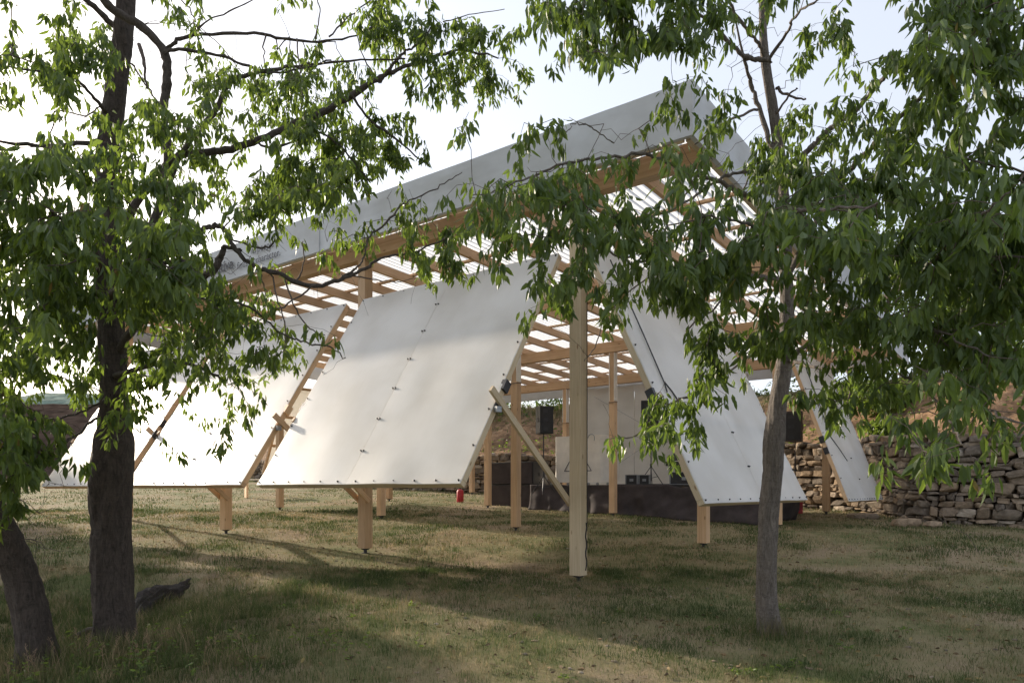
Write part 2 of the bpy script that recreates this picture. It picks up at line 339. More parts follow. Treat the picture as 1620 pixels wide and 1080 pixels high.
# ------------------------------------------------------------------ pavilion
pav = empty('pavilion', W(0, 0, gz(P0.x, P0.y)))
tag(pav, 'open timber pavilion with corrugated translucent roof, grey fascia and white flap panels', 'pavilion')
def member(name, p0, p1, wd, ht, m=None, parent=pav, bevel=0.004, up=Vector((0, 0, 1))):
    """timber with its length along local X from p0 to p1 (centre line), wd across, ht along up"""
    p0 = Vector(p0); p1 = Vector(p1); d = p1 - p0; L = d.length; d.normalize()
    yv = up.cross(d)
    if yv.length < 0.01: yv = D1.copy()
    yv.normalize(); zv = d.cross(yv)
    mw = Matrix((( d.x, yv.x, zv.x, p0.x), (d.y, yv.y, zv.y, p0.y), (d.z, yv.z, zv.z, p0.z), (0, 0, 0, 1)))
    return MB().box(0, L, -wd / 2, wd / 2, -ht / 2, ht / 2).build(name, m or M['wood'], parent, mw, bevel=bevel)
def bz(c): return 4.58 - 0.032 * c                 # underside of the main beams
PW = 0.205
foot = MB().lathe([(0.085, 0), (0.085, 0.012), (0.035, 0.014), (0.035, 0.07), (0.075, 0.075), (0.095, 0.10)], 12).mesh('post_foot')
foot.materials.append(M['darksteel'])
def post(t, c, full, mt):
    p = W(t, c); g = gz(p.x, p.y); top = bz(c) - 0.002
    if full:
        o = member('post', (p.x, p.y, g + 0.09), (p.x, p.y, top), PW, PW, mt, up=D2, bevel=0.006)
    else:
        zj = 2.75
        o = member('post', (p.x, p.y, g + 0.09), (p.x, p.y, zj), 0.19, 0.19, mt, up=D2, bevel=0.006)
        u_ = member('upper_post', (p.x, p.y, zj + 0.002), (p.x, p.y, top), 0.15, 0.15, mt, parent=o, up=D2)
        mb = MB()
        for sx in (-1, 1): mb.box(0, top - zj - 0.02, sx * 0.076, sx * 0.098, -0.09, 0.09)
        mb.build('side_board', M['white'], o, WM[u_])
        ring = [W(t + 0.108 * math.cos(a) * 1.25, c + 0.108 * math.sin(a) * 1.25, zj - 0.03 + 0.02 * math.sin(a)) for a in np.linspace(0, 2 * math.pi, 17)]
        MB().tube(ring, 0.009, 6, False).build('strap', M['darksteel'], o)
    f = bpy.data.objects.new('post_foot', foot); C.objects.link(f); place(f, o, Matrix.Translation((p.x, p.y, g - 0.01)))
    return o
POSTS = {}
for i in range(4):
    for j in range(4):
        POSTS[i, j] = post(5.0 * i, 5.0 * j, i == 0 or j == 0, M['woodgrey'] if (i == 0 and j == 0) else M['wood'])
T0, T1 = -2.05, 17.0; C0, C1 = -0.50, 16.1
BH, JH, PH = 0.32, 0.20, 0.05
for c in (0.0, 5.0, 10.0, 15.0):
    z = bz(c) + BH / 2; member('beam', W(T0, c, z), W(T1, c, z), 0.20, BH, bevel=0.006)
k = 0; t = -1.95
while t < T1:
    off = BH + JH / 2 + 0.002
    member('joist', W(t, C0, bz(C0) + off), W(t, C1, bz(C1) + off), 0.075, JH); t += 1.15
c = C0 + 0.03
while c < C1 + 0.05:
    z = bz(c) + BH + JH + PH / 2 + 0.004; member('purlin', W(T0 + 0.02, c, z), W(T1, c, z), 0.09, PH); c += 1.44
# corrugated roof: waves run down the depth
tt = np.arange(T0 - 0.02, T1 + 0.1, 0.019); cc = np.array([C0 - 0.05, 3.9, 3.96, 8.1, 8.16, 12.2, 12.26, C1 + 0.1])
Tm, Cm = np.meshgrid(tt, cc, indexing='ij')
Zm = 4.58 - 0.032 * Cm + BH + JH + PH + 0.03 + 0.021 * np.sin(Tm * 2 * math.pi / 0.152) + np.array([0, 0, .006, .006, .012, .012, .018, .018])
V = np.stack([P0.x + D1.x * Tm + D2.x * Cm, P0.y + D1.y * Tm + D2.y * Cm, Zm], -1).reshape(-1, 3)
n_, m_ = Tm.shape; ii, jj = np.meshgrid(np.arange(n_ - 1), np.arange(m_ - 1), indexing='ij'); a = (ii * m_ + jj).ravel()
link('roof_sheet', np_mesh('roof_sheet', V, [np.stack([a, a + m_, a + m_ + 1, a + 1], 1)], smooth=True), M['roof'], pav)
# fascia
def fascia(name, ta, ca, tb, cb, zf, h, th, m, parent=pav):
    p0 = W(ta, ca); p1 = W(tb, cb); d = (p1 - p0); L = d.length; d.normalize(); nrm = Vector((-d.y, d.x, 0))
    z0, z1 = zf(ca), zf(cb); n = max(2, int(L / 0.12)); mb = MB(); rows = []
    for i in range(n + 1):
        s = i / n; z = z0 + (z1 - z0) * s; row = []
        for k2 in range(7):
            v = k2 / 6
            puff = 0.034 * (float(vnoise(s * L * 1.1 + 3, v * 2.2)) - 0.5) * (4 * v * (1 - v)) + 0.005 * math.sin(s * L * 2.1 + v * 3) + 0.010 * math.sin((s * L + v * 0.7) * 5.5) * max(0, float(vnoise(s * L * 0.8, 5)) - 0.45)
            row.append(Vector((L * s, -th / 2 - puff if True else 0, z + h * v)))
        rows.append(row)
    vs = [q for r_ in rows for q in r_]; fs = [(i * 7 + k2, (i + 1) * 7 + k2, (i + 1) * 7 + k2 + 1, i * 7 + k2 + 1) for i in range(n) for k2 in range(6)]
    b0 = len(vs)
    for i in range(n + 1): vs += [Vector((L * i / n, th / 2, z0 + (z1 - z0) * i / n)), Vector((L * i / n, th / 2, z0 + (z1 - z0) * i / n + h))]
    for i in range(n):
        q = b0 + 2 * i; fs += [(q, q + 1, q + 3, q + 2), (i * 7, q, q + 2, (i + 1) * 7), (i * 7 + 6, (i + 1) * 7 + 6, q + 3, q + 1)]
    fs += [tuple(range(7)) + (b0 + 1, b0), tuple(n * 7 + k2 for k2 in range(6, -1, -1)) + (b0 + 2 * n, b0 + 2 * n + 1)]
    mb.add(vs, fs)
    mw = Matrix(((d.x, nrm.x, 0, p0.x), (d.y, nrm.y, 0, p0.y), (0, 0, 1, 0), (0, 0, 0, 1)))
    o = mb.build(name, m, parent, mw, smooth=False)
    return o, mw, L
FZ = lambda c: 4.72 - 0.045 * (c + 0.63)
FH = 0.74
f1, fm1, L1 = fascia('fascia', 5.62, -0.60, -2.18, -0.60, FZ, FH, 0.07, M['fabric'])
f2, fm2, L2 = fascia('fascia', 17.3, -0.615, 5.62, -0.615, FZ, FH + 0.01, 0.07, M['fabric'])
f3, fm3, L3 = fascia('fascia', -2.145, -0.56, -2.145, 16.3, FZ, FH, 0.07, M['fabric'])
fascia('fascia', -2.1, 16.3, 17.2, 16.3, FZ, FH, 0.07, M['fabric'])
fascia('fascia', 17.27, 16.25, 17.27, -0.57, FZ, FH, 0.07, M['fabric'])
for a_, b_, c_, d_ in ((17.2, -0.52, -2.0, -0.52), (-2.07, -0.5, -2.07, 16.2)):
    member('soffit_board', W(a_, b_, FZ(b_) + 0.03), W(c_, d_, FZ(d_) + 0.03), 0.09, 0.05, M['woodgrey'])
# writing on the fascia (local X of the segment runs to the viewer's right)
def text(s, x, z, size, parent, mw, bold=0.0, shear=0.0):
    cu = bpy.data.curves.new('lettering', 'FONT'); cu.body = s; cu.size = size; cu.extrude = 0.001; cu.offset = bold
    tmp = bpy.data.objects.new('tmp', cu); C.objects.link(tmp); bpy.context.view_layer.update()
    me = bpy.data.meshes.new_from_object(tmp.evaluated_get(bpy.context.evaluated_depsgraph_get())); bpy.data.objects.remove(tmp)
    me.materials.clear(); me.materials.append(M['text'])
    l = Matrix.Translation((x, -0.060, z)) @ Matrix.Rotation(R(90), 4, 'X')
    o = link('lettering', me, None, parent, mw @ l); return o
def words(s, end, z, size, bold=0.0):
    for w_ in reversed(s.split()):
        o = text(w_, 0, z, size, f2, fm2, bold); wd = o.dimensions.x; x0 = end - wd
        place(o, f2, fm2 @ Matrix.Translation((x0, -0.072, z)) @ Matrix.Rotation(R(90), 4, 'X')); end = x0 - size * 0.28
words('performative', 8.70, 4.93, 0.35, 0.004); words('its people', 10.22, 5.10, 0.22); words('finds its character.', 10.45, 4.87, 0.22)

bolt = MB().lathe([(0.016, 0), (0.016, 0.008), (0.009, 0.010), (0.009, 0.022), (0.001, 0.024)], 8).mesh('bolt'); bolt.materials.append(M['black'])
def flap(side, s0, s1, ob, zb_, ot, zt_, nb=11):
    """white flap hung under the roof edge: side 'front' (t range) / 'right' / 'left' (c range)"""
    def Q(s, out, z):
        if side == 'front': return W(s, -out, z)
        if side == 'right': return W(-out, s, z)
        return W(15.0 + out, s, z)
    a, b, tp = Q(s0, ob, zb_), Q(s1, ob, zb_), Q(s0, ot, zt_)
    if side in ('front',): a, b, tp = Q(s1, ob, zb_), Q(s0, ob, zb_), Q(s1, ot, zt_)
    if side == 'left': a, b, tp = Q(s1, ob, zb_), Q(s0, ob, zb_), Q(s1, ot, zt_)
    xv = (b - a); Wd = xv.length; xv.normalize(); yv = tp - a; H = yv.length; yv.normalize(); zv = xv.cross(yv)
    mw = Matrix(((xv.x, yv.x, zv.x, a.x), (xv.y, yv.y, zv.y, a.y), (xv.z, yv.z, zv.z, a.z), (0, 0, 0, 1)))
    # sheet: two halves with slight sag between the fixings
    mb = MB(); nx_, ny_ = 24, 20
    for h in (0, 1):
        x0, x1 = (0, Wd / 2 - 0.002) if h == 0 else (Wd / 2 + 0.002, Wd)
        vs = []; fs = []
        for lay in (0, 1):
            for i in range(nx_ + 1):
                for j in range(ny_ + 1):
                    u, v = i / nx_, j / ny_
                    z = 0.034 * math.sin(math.pi * u) * (float(vnoise(u * 2.5 + h * 7 + s0, v * 4.5)) - 0.35)
                    z -= 0.010 * abs(math.sin(math.pi * v * 6)) * (1 - math.sin(math.pi * u))
                    vs.append((x0 + (x1 - x0) * u, H * v, z - 0.016 * lay + 0.012))
        m1 = ny_ + 1; off = (nx_ + 1) * m1
        for i in range(nx_):
            for j in range(ny_):
                q = i * m1 + j; fs += [(q, q + m1, q + m1 + 1, q + 1), (off + q, off + q + 1, off + q + m1 + 1, off + q + m1)]
        for i in range(nx_):
            q = i * m1; fs.append((q, off + q, off + q + m1, q + m1)); q = i * m1 + ny_; fs.append((q, q + m1, off + q + m1, off + q))
        for j in range(ny_):
            q = j; fs.append((q, q + 1, off + q + 1, off + q)); q = nx_ * m1 + j; fs.append((q, off + q, off + q + 1, q + 1))
        mb.add(vs, fs)
    p = mb.build('flap_panel', M['panel'], pav, mw, smooth=True)
    md = p.modifiers.new('split', 'EDGE_SPLIT'); md.split_angle = R(40)
    mt = M['woodgrey'] if s0 < 5 else M['wood']
    def fr(x0, x1, y0, y1, dz=0.0):
        A = mw @ Vector((x0, y0, -0.055 + dz)); B = mw @ Vector((x1, y1, -0.055 + dz))
        member('frame_rail', A, B, 0.075, 0.095, mt, parent=p, up=zv)
    fr(0.0, Wd, 0.04, 0.04); fr(0.0, Wd, H - 0.04, H - 0.04)
    for x in (0.037, Wd / 2, Wd - 0.037): fr(x, x, 0.08, H - 0.08, 0.001)
    for y in (H * 0.33, H * 0.66): fr(0.08, Wd - 0.08, y, y, -0.02)
    def bl(x, y):
        o = bpy.data.objects.new('bolt', bolt); C.objects.link(o); place(o, p, mw @ Matrix.Translation((x, y, 0.010)))
    for i in range(nb + 1): bl(0.04 + (Wd - 0.08) * i / nb, 0.05)
    for i in range(9): bl(0.04 + (Wd - 0.08) * i / 8, H - 0.05)
    for i in range(1, 7):
        bl(0.05, H * i / 7); bl(Wd - 0.05, H * i / 7); bl(Wd / 2 - 0.03, H * i / 7); bl(Wd / 2 + 0.03, H * i / 7)
    return p, mw, Wd, H
PAN = {}
PAN['f0'] = flap('front', 0.25, 4.86, 2.534, 0.085, 0.17, 3.74)
PAN['f1'] = flap('front', 5.36, 9.62, 2.534, 0.09, 0.17, 3.74)
PAN['f2'] = flap('front', 9.95, 14.0, 2.534, 0.09, 0.17, 3.74)
PAN['r0'] = flap('right', -0.09, 4.96, 2.128, -0.19, 0.17, 3.92)
PAN['r2'] = flap('right', 10.3, 14.7, 1.71, -0.29, 0.17, 3.9, 14)
PAN['l1'] = flap('left', 5.3, 9.7, 1.5, 0.6, 0.17, 3.6)
# props from the posts to the flaps
for tpos, tp2 in ((0.14, 0.20), (4.862, 4.862), (5.138, 5.30), (9.862, 9.70), (10.138, 10.0), (14.862, 14.1)):
    i = round(tpos / 5); pc = W(tpos, -0.02, -0.22); ov = {0: 0.04, 5: 0.0, 10: 0.0}.get(i * 5, 0.0) + (0.10 if abs(tpos - i * 5 - 0.138) < 0.01 else 0.0); pe = W(tp2, -1.80 - ov, 1.27 + ov)
    mt = M['woodgrey'] if i == 0 else M['wood']
    o = member('prop', pc, pe, 0.05, 0.10, mt)
    ed = W(tp2 + (0.0 if i == 0 else 0.0), -1.80, 1.18)
    MB().box(-0.04, 0.04, -0.045, 0.045, -0.09, -0.01, Matrix.Translation(ed) @ Matrix.Rotation(TH, 4, 'Z')).build('bracket', M['steel'], o)
# prop heads and hinge plates on the flaps
for key in ('f0', 'f1', 'f2', 'r0', 'r2'):
    p, mw, Wd, H = PAN[key]
    for x in ((0.0, Wd) if key[0] == 'f' else (0.0,)):
        mb = MB(); mb.box(x - 0.040, x + 0.040, H * 0.37, H * 0.41, -0.12, 0.004); mb.box(x - 0.03, x + 0.03, H * 0.30, H * 0.34, -0.12, -0.004)
        mb.build('hinge_plate', M['darksteel'] if key != 'f1' else M['wood'], p, mw)
# cords hanging down the right hand flaps
p, mw, Wd, H = PAN['r0']
pts = [mw @ Vector(q) for q in ((0.50, H - 0.3, 0.05), (0.48, H * 0.62, 0.04), (0.46, H * 0.44, 0.03), (0.40, H * 0.40, 0.03))]
MB().tube(pts, 0.011, 6).build('cord', M['black'], p)
pts = [mw @ Vector(q) for q in ((0.46, H * 0.44, 0.035), (0.60, H * 0.41, 0.03), (0.72, H * 0.36, 0.03))]
MB().tube(pts, 0.012, 6).build('cord', M['black'], p)
p, mw, Wd, H = PAN['r2']
pts = [mw @ Vector(q) for q in ((0.9, H - 0.3, 0.05), (0.82, H * 0.6, 0.04), (0.60, H * 0.42, 0.03), (1.1, H * 0.34, 0.03), (1.5, H * 0.26, 0.03))]
MB().tube(pts, 0.013, 6).build('cord', M['black'], p)
# cable down the corner post
g0 = gz(P0.x, P0.y)
pts = [W(-0.113, 0.055 + 0.018 * math.sin(k * 1.7), g0 + 0.92 - k * 0.075) for k in range(11)]
MB().tube(pts, 0.011, 6).build('cable', M['black'], POSTS[0, 0])
MB().tube([W(-0.112, 0.085, g0 + 0.9), W(-0.112, 0.085, 1.5), W(-0.112, 0.085, 4.5)], 0.006, 6).build('cable', M['black'], POSTS[0, 0])
# white sheets closing the back, with crossed wires
for k in range(3):
    ta = 2.6 + 2.2 * k
    p0 = W(ta + 2.18, 15.18); p1 = W(ta, 15.18); d = (p1 - p0).normalized(); nn = Vector((-d.y, d.x, 0))
    mw = Matrix(((d.x, nn.x, 0, p0.x), (d.y, nn.y, 0, p0.y), (0, 0, 1, 0), (0, 0, 0, 1)))
    MB().box(0, (p1 - p0).length, -0.01, 0.01, -0.35, bz(15) - 0.08).build('back_sheet', M['backsheet'], pav, mw)
mb = MB()
for ta in (2.9,): 
    mb.tube([W(ta, 15.05, 3.7), W(ta + 5.8, 15.05, 0.4)], 0.008, 5); mb.tube([W(ta, 15.06, 0.4), W(ta + 5.8, 15.06, 3.7)], 0.008, 5)
mb.build('brace_wire', M['steel'], pav)
MB().box(-0.12, 0.12, -0.1, 0.1, -0.09, 0.09, Matrix.Translation(W(7.9, 8.6, bz(9) + 0.18)) @ Matrix.Rotation(TH, 4, 'Z')).build('junction_box', M['steel'], pav)

# ------------------------------------------------------------------ stage and equipment
SZ = 0.17   # stage deck height in camera space
def Wm(t, c, z=0.0, rz=0.0): return Matrix.Translation(W(t, c, z)) @ Matrix.Rotation(-TH + rz, 4, 'Z')   # local x: towards -t, local y: +c
st = empty('stage', W(4.5, 12.5, -0.6)); tag(st, 'low concert stage with a black cloth skirt under the pavilion', 'stage')
MB().box(-4.2, 3.6, -2.05, 2.0, 0, 0.06, Wm(4.3, 12.6, SZ - 0.06)).build('deck', M['black'], st)
mb = MB(); n = 90; vs = []; fs = []
path = [(8.55, 13.0), (8.5, 10.45), (0.5, 10.40), (0.2, 12.8)]
seg = []
for (a0, b0_), (a1, b1_) in zip(path[:-1], path[1:]):
    L = math.hypot(a1 - a0, b1_ - b0_); k = int(L / 0.06)
    for i in range(k): seg.append((a0 + (a1 - a0) * i / k, b0_ + (b1_ - b0_) * i / k, math.atan2(b1_ - b0_, a1 - a0)))
acc = 0
for i, (t, c, an) in enumerate(seg):
    acc += 0.06
    for j in range(17):
        v = j / 16
        fold = (0.05 * math.sin(acc * 5.2 + 2.5 * math.sin(acc * 1.1)) + 0.03 * math.sin(acc * 11.0 + 1)) * v + 0.16 * v * v
        fold += 0.22 * (float(fbm(acc * 0.75 + v * 1.3, v * 1.1 + 3, 3)) - 0.5) * min(1, v * 2.5) + 0.06 * math.sin(acc * 3.1 - v * 4.5) * v
        tt_ = t + math.sin(an) * fold; cc_ = c - abs(math.cos(an)) * fold
        p = W(tt_, cc_); g = gz(p.x, p.y) + 0.01
        top = SZ + 0.01 + 0.05 * math.sin(acc * 0.8) * 0.3
        if 2.2 < t < 3.4 and abs(c - 10.4) < 0.3: top -= 0.10 * math.sin((t - 2.2) / 1.2 * math.pi)
        vs.append((p.x, p.y, top + (g - top) * v))
for i in range(len(seg) - 1):
    for j in range(16): q = i * 17 + j; fs.append((q, q + 17, q + 18, q + 1))
sk = MB().add(vs, fs).build('skirt', M['cloth'], st, smooth=True)
md = sk.modifiers.new('thick', 'SOLIDIFY'); md.thickness = 0.006

def speaker(label, px, Y, ytop, ybot, wd, dp, mt, yaw, yfoot, legs=True):
    c0_ = at(px, ybot, Y); h = (ybot - ytop) / F * Y
    r = empty('speaker', c0_, yaw); tag(r, label, 'speaker', 'loudspeakers on stands')
    mw = WM[r]
    pts = [(-wd / 2, -dp / 2), (wd / 2, -dp / 2), (wd / 2 * 0.72, dp / 2), (-wd / 2 * 0.72, dp / 2)]
    vs = [(x, y, z) for z in (0, h) for x, y in pts]
    MB().add(vs, [(0, 1, 2, 3)[::-1], (4, 5, 6, 7), (0, 1, 5, 4), (1, 2, 6, 5), (2, 3, 7, 6), (3, 0, 4, 7)]).build('cabinet', mt, r, mw, bevel=0.012)
    MB().box(-wd * 0.43, wd * 0.43, -dp / 2 - 0.012, -dp / 2 - 0.003, h * 0.06, h * 0.94).build('grille', M['black'], r, mw)
    for zz in (0.16, 0.5, 0.82): MB().box(-wd * 0.30, wd * 0.05, -dp / 2 - 0.022, -dp / 2 - 0.013, h * zz - 0.05, h * zz + 0.05).build('port', M['darksteel'], r, mw)
    for s in (-1, 1): MB().box(s * wd * 0.44 - 0.012, s * wd * 0.44 + 0.012, -0.06, 0.06, h * 0.42, h * 0.58).build('handle', M['darksteel'], r, mw)
    s_ = empty('speaker_stand', (c0_.x, c0_.y, at(px, yfoot, Y).z)); tag(s_, 'tripod stand under the ' + ' '.join(label.split()[:12]), 'stand', 'loudspeaker stands')
    H = c0_.z - WM[s_].translation.z; sm = WM[s_]
    MB().tube([(0, 0, 0.12), (0, 0, H - 0.005)], [0.022, 0.018], 8).build('pole', M['darksteel'], s_, sm)
    for k in range(3):
        a = k * 2.094 + 0.4
        MB().tube([(0, 0, 0.62), (0.48 * math.cos(a), 0.48 * math.sin(a), 0.0)], 0.014, 6).build('leg', M['darksteel'], s_, sm)
        MB().tube([(0, 0, 0.22), (0.27 * math.cos(a), 0.27 * math.sin(a), 0.27)], 0.010, 6).build('brace', M['darksteel'], s_, sm)
    MB().lathe([(0.035, 0.56), (0.04, 0.6), (0.04, 0.68), (0.03, 0.70)], 10).build('collar', M['darksteel'], s_, sm)
speaker('black loudspeaker hung in front of the earth bank left of the corner post', 860, 23.5, 643, 686, 0.50, 0.42, M['black'], R(28), 782)
speaker('black loudspeaker on a stage stand beside the right flap panel', 1030, 24.5, 634, 675, 0.60, 0.5, M['black'], R(-20), 766)
speaker('brown loudspeaker on a thin pole behind the right tree trunk', 1258, 23.0, 651, 699, 0.52, 0.45, M['brownspk'], R(-35), 800)
for k in range(2):
    b0_ = W(8.62, 11.0); r = empty('subwoofer', W(9.6, 11.3, gz(b0_.x, b0_.y) + 0.02 + 0.81 * k), -TH)
    tag(r, ('lower' if k == 0 else 'upper') + ' of two stacked black subwoofers standing left of the stage', 'subwoofer', 'stacked subwoofers')
    MB().box(-0.95, 0.95, -0.45, 0.45, 0, 0.80).build('cabinet', M['black'], r, WM[r], bevel=0.012)
    MB().box(-0.91, 0.91, -0.475, -0.454, 0.03, 0.77).build('grille', M['cloth'], r, WM[r])
    for s in (-1, 1): MB().box(s * 0.965 - 0.01, s * 0.965 + 0.01, -0.1, 0.1, 0.3, 0.42).build('handle', M['darksteel'], r, WM[r])
# curved white stage board with a drawn triangle and hook
brd = empty('stage_board', W(7.35, 11.7, SZ), -TH); tag(brd, 'curved white board on castors with a drawn triangle, standing on the stage', 'board')
bw, bh = 2.5, 1.62; mb = MB(); vs = []; fs = []; n = 28
def bcurve(u):
    x = -bw / 2 + bw * u; y = 0.0
    if u < 0.14: y = 0.75 * ((0.14 - u) / 0.14) ** 1.6
    if u > 0.86: y = 0.6 * ((u - 0.86) / 0.14) ** 1.6
    return x, y
for i in range(n + 1):
    x, y = bcurve(i / n)
    vs += [(x, y, 0.10), (x, y, 0.10 + bh), (x, y + 0.03, 0.10), (x, y + 0.03, 0.10 + bh)]
for i in range(n):
    q = 4 * i; fs += [(q, q + 4, q + 5, q + 1), (q + 2, q + 3, q + 7, q + 6), (q, q + 2, q + 6, q + 4), (q + 1, q + 5, q + 7, q + 3)]
fs += [(0, 1, 3, 2), (4 * n, 4 * n + 2, 4 * n + 3, 4 * n + 1)]
MB().add(vs, fs).build('board', M['white'], brd, WM[brd])
tri = [(-0.55, 0.50), (0.55, 0.50), (0.0, 1.35), (-0.55, 0.50)]
mb = MB()
for (xa, za), (xb, zb2) in zip(tri[:-1], tri[1:]): mb.tube([(xa, -0.012, za), (xb, -0.012, zb2)], 0.014, 6)
mb.build('drawn_triangle', M['text'], brd, WM[brd])
MB().tube([(0.55 + 0.13 * math.cos(a), -0.012, 1.62 + 0.13 * math.sin(a)) for a in np.linspace(math.pi, -0.3, 10)] + [(0.66, -0.012, 1.52)], 0.012, 6).build('wire_hook', M['steel'], brd, WM[brd])
for x in (-1.1, -0.4, 0.45, 0.8, 1.2):
    MB().lathe([(0.045, -0.02), (0.045, 0.02)], 12, Matrix.Translation((x, -0.02, 0.047)) @ Matrix.Rotation(R(90), 4, 'X')).build('castor', M['steel'], brd, WM[brd])
# flight cases
def case(label, px, Y, yb, wpx, hpx, dp=0.45):
    p = at(px, yb, Y); p.z = SZ + 0.003; wd = wpx / F * Y; h = hpx / F * Y
    r = empty('flight_case', p, -TH * 0.4); tag(r, label, 'case', 'equipment cases on the stage')
    MB().box(-wd / 2, wd / 2, -dp / 2, dp / 2, 0, h).build('body', M['black'], r, WM[r])
    mb = MB(); e = 0.018
    for x in (-wd / 2, wd / 2):
        for y in (-dp / 2, dp / 2): mb.box(x - e, x + e, y - e, y + e, 0, h)
    for z in (0.0, h):
        for y in (-dp / 2, dp / 2): mb.box(-wd / 2 + e, wd / 2 - e, y - e, y + e, z - (0 if z == 0 else e), z + (e if z == 0 else 0.003))
    mb.build('edge_trim', M['steel'], r, WM[r])
    MB().box(-0.06, 0.06, -dp / 2 - 0.02, -dp / 2 - 0.003, h * 0.35, h * 0.6).build('handle', M['steel'], r, WM[r])
case('left one of two small black equipment cases on the stage', 1000, 24.0, 763, 18, 16)
case('right one of two small black equipment cases on the stage', 1020, 24.0, 763, 16, 16)
case('wide black amplifier case beside the right flap panel', 1082, 22.6, 768, 42, 20)
# instrument on a frame stand
r = empty('keyboard', at(1085, 768, 23.4), -TH); WM[r].translation.z = SZ; place(r, None, WM[r]); tag(r, 'black keyboard with a raised lid on a metal stand behind the amplifier case', 'keyboard')
MB().box(-0.62, 0.62, -0.2, 0.2, 0.62, 0.76).build('body', M['black'], r, WM[r], bevel=0.01)
MB().box(-0.55, 0.55, -0.19, -0.03, 0.762, 0.775).build('keys', M['white'], r, WM[r])
MB().box(-0.55, 0.2, 0, 0.02, 0, 0.38, Matrix.Translation((0, 0.12, 0.78)) @ Matrix.Rotation(R(-28), 4, 'X')).build('lid', M['black'], r, WM[r])
for s in (-1, 1): MB().tube([(-0.5 * s, 0, 0), (0.5 * s, 0.02 * s, 0.62)], 0.016, 6).build('stand_leg', M['steel'], r, WM[r])
# microphone stand
r = empty('microphone_stand', at(1122, 768, 22.5)); WM[r].translation.z = SZ; place(r, None, WM[r]); tag(r, 'thin microphone stand on the stage near the right flap', 'stand')
MB().tube([(0, 0, 0.02), (0, 0, 1.2), (-0.5, 0.1, 1.55)], 0.010, 6).build('pole', M['darksteel'], r, WM[r]); MB().lathe([(0.15, 0), (0.15, 0.02), (0.02, 0.04)], 16).build('base', M['darksteel'], r, WM[r])
MB().tube([(-0.5, 0.1, 1.55), (-0.62, 0.12, 1.63)], [0.015, 0.028], 8).build('microphone', M['black'], r, WM[r])
# fire extinguisher
def ext(label, px, Y, hpx, wpx):
    p = at(px, 0, Y); p.z = gz(p.x, p.y); h = hpx / F * Y; rr = wpx / F * Y / 2
    r = empty('fire_extinguisher', p); tag(r, label, 'fire extinguisher', 'fire extinguishers')
    MB().lathe([(rr * 0.9, 0), (rr, 0.03), (rr, h * 0.72), (rr * 0.75, h * 0.82), (rr * 0.35, h * 0.87)], 18).build('cylinder', M['red'], r, WM[r], smooth=True)
    MB().box(-0.02, 0.02, -0.02, 0.02, h * 0.87, h * 0.95).box(-0.03, rr * 1.1, -0.015, 0.015, h * 0.95, h).build('valve', M['black'], r, WM[r])
    MB().tube([(-0.02, 0, h * 0.9), (-rr * 1.2, 0, h * 0.8), (-rr * 1.25, 0, h * 0.3)], 0.014, 6).build('hose', M['black'], r, WM[r])
ext('red fire extinguisher on the grass by the subwoofers, left of the corner post', 728, 28.0, 24, 11)
# red box and prop by the right flap
p = at(1263, 0, 23.8); p.z = gz(p.x, p.y)
r = empty('storage_crate', p, -0.3); tag(r, 'upright red crate under the right flap beside the tree trunk', 'crate')
MB().box(-0.13, 0.13, -0.12, 0.12, 0, 0.58).build('body', M['red'], r, WM[r], bevel=0.01); MB().box(-0.14, 0.14, -0.13, 0.13, 0.582, 0.61).build('lid', M['red'], r, WM[r], bevel=0.004)
p = at(1240, 0, 24.2); p.z = gz(p.x, p.y)
r = tag(MB().lathe([(0.02, 0), (0.20, 0.01), (0.26, 0.14), (0.22, 0.30), (0.10, 0.42), (0.02, 0.45)], 12).build('bag', M['black'], None, Matrix.Translation(p) @ Matrix.Diagonal((1.1, 0.8, 1, 1)), smooth=True), 'black equipment bag on the grass beside the red crate', 'bag')
# bench seen between the two nearest front flaps
p = at(418, 0, 30.0); p.z = gz(p.x, p.y)
r = empty('bench', p, 0.5); tag(r, 'white topped wooden bench seen through the gap between the front flaps', 'bench')
MB().box(-0.9, 0.9, -0.3, 0.3, 0.72, 0.77).build('top', M['white'], r, WM[r])
for s in (-1, 1): MB().box(s * 0.7 - 0.04, s * 0.7 + 0.04, -0.26, 0.26, 0, 0.718).build('leg', M['wood'], r, WM[r])
# red car with a wire fence on the terrace
p = at(1640, 622, 40.0)
r = empty('parked_car', p, 0.15); tag(r, 'red car parked on the upper terrace at the right edge', 'car'); mw = WM[r]
prof = [(-2.0, 0.35), (-2.05, 0.7), (-1.9, 0.95), (-1.15, 1.0), (-0.6, 1.42), (0.75, 1.45), (1.45, 1.02), (2.0, 0.92), (2.05, 0.5), (1.95, 0.32)]
vs = [(x, y, z) for y in (-0.83, 0.83) for x, z in prof]; n = len(prof)
MB().add(vs, [tuple(range(n)), tuple(range(2 * n - 1, n - 1, -1))] + [(i, (i + 1) % n, n + (i + 1) % n, n + i) for i in range(n)]).build('body', M['red'], r, mw, bevel=0.06)
for s in (-1, 1): MB().add([(-1.0, s * 0.838, 1.02), (-0.55, s * 0.838, 1.36), (0.7, s * 0.838, 1.38), (1.25, s * 0.838, 1.04)], [(0, 1, 2, 3)]).build('window', M['black'], r, mw)
for x in (-1.3, 1.3):
    for s in (-1, 1): MB().lathe([(0.30, -0.09), (0.32, -0.06), (0.32, 0.06), (0.30, 0.09)], 18, Matrix.Translation((x, s * 0.78, 0.32)) @ Matrix.Rotation(R(90), 4, 'X')).build('wheel', M['black'], r, mw)
fr_ = empty('wire_fence', at(1575, 626, 34)); tag(fr_, 'thin white wire mesh fence in front of the red car', 'fence'); mw = WM[fr_]; mb = MB()
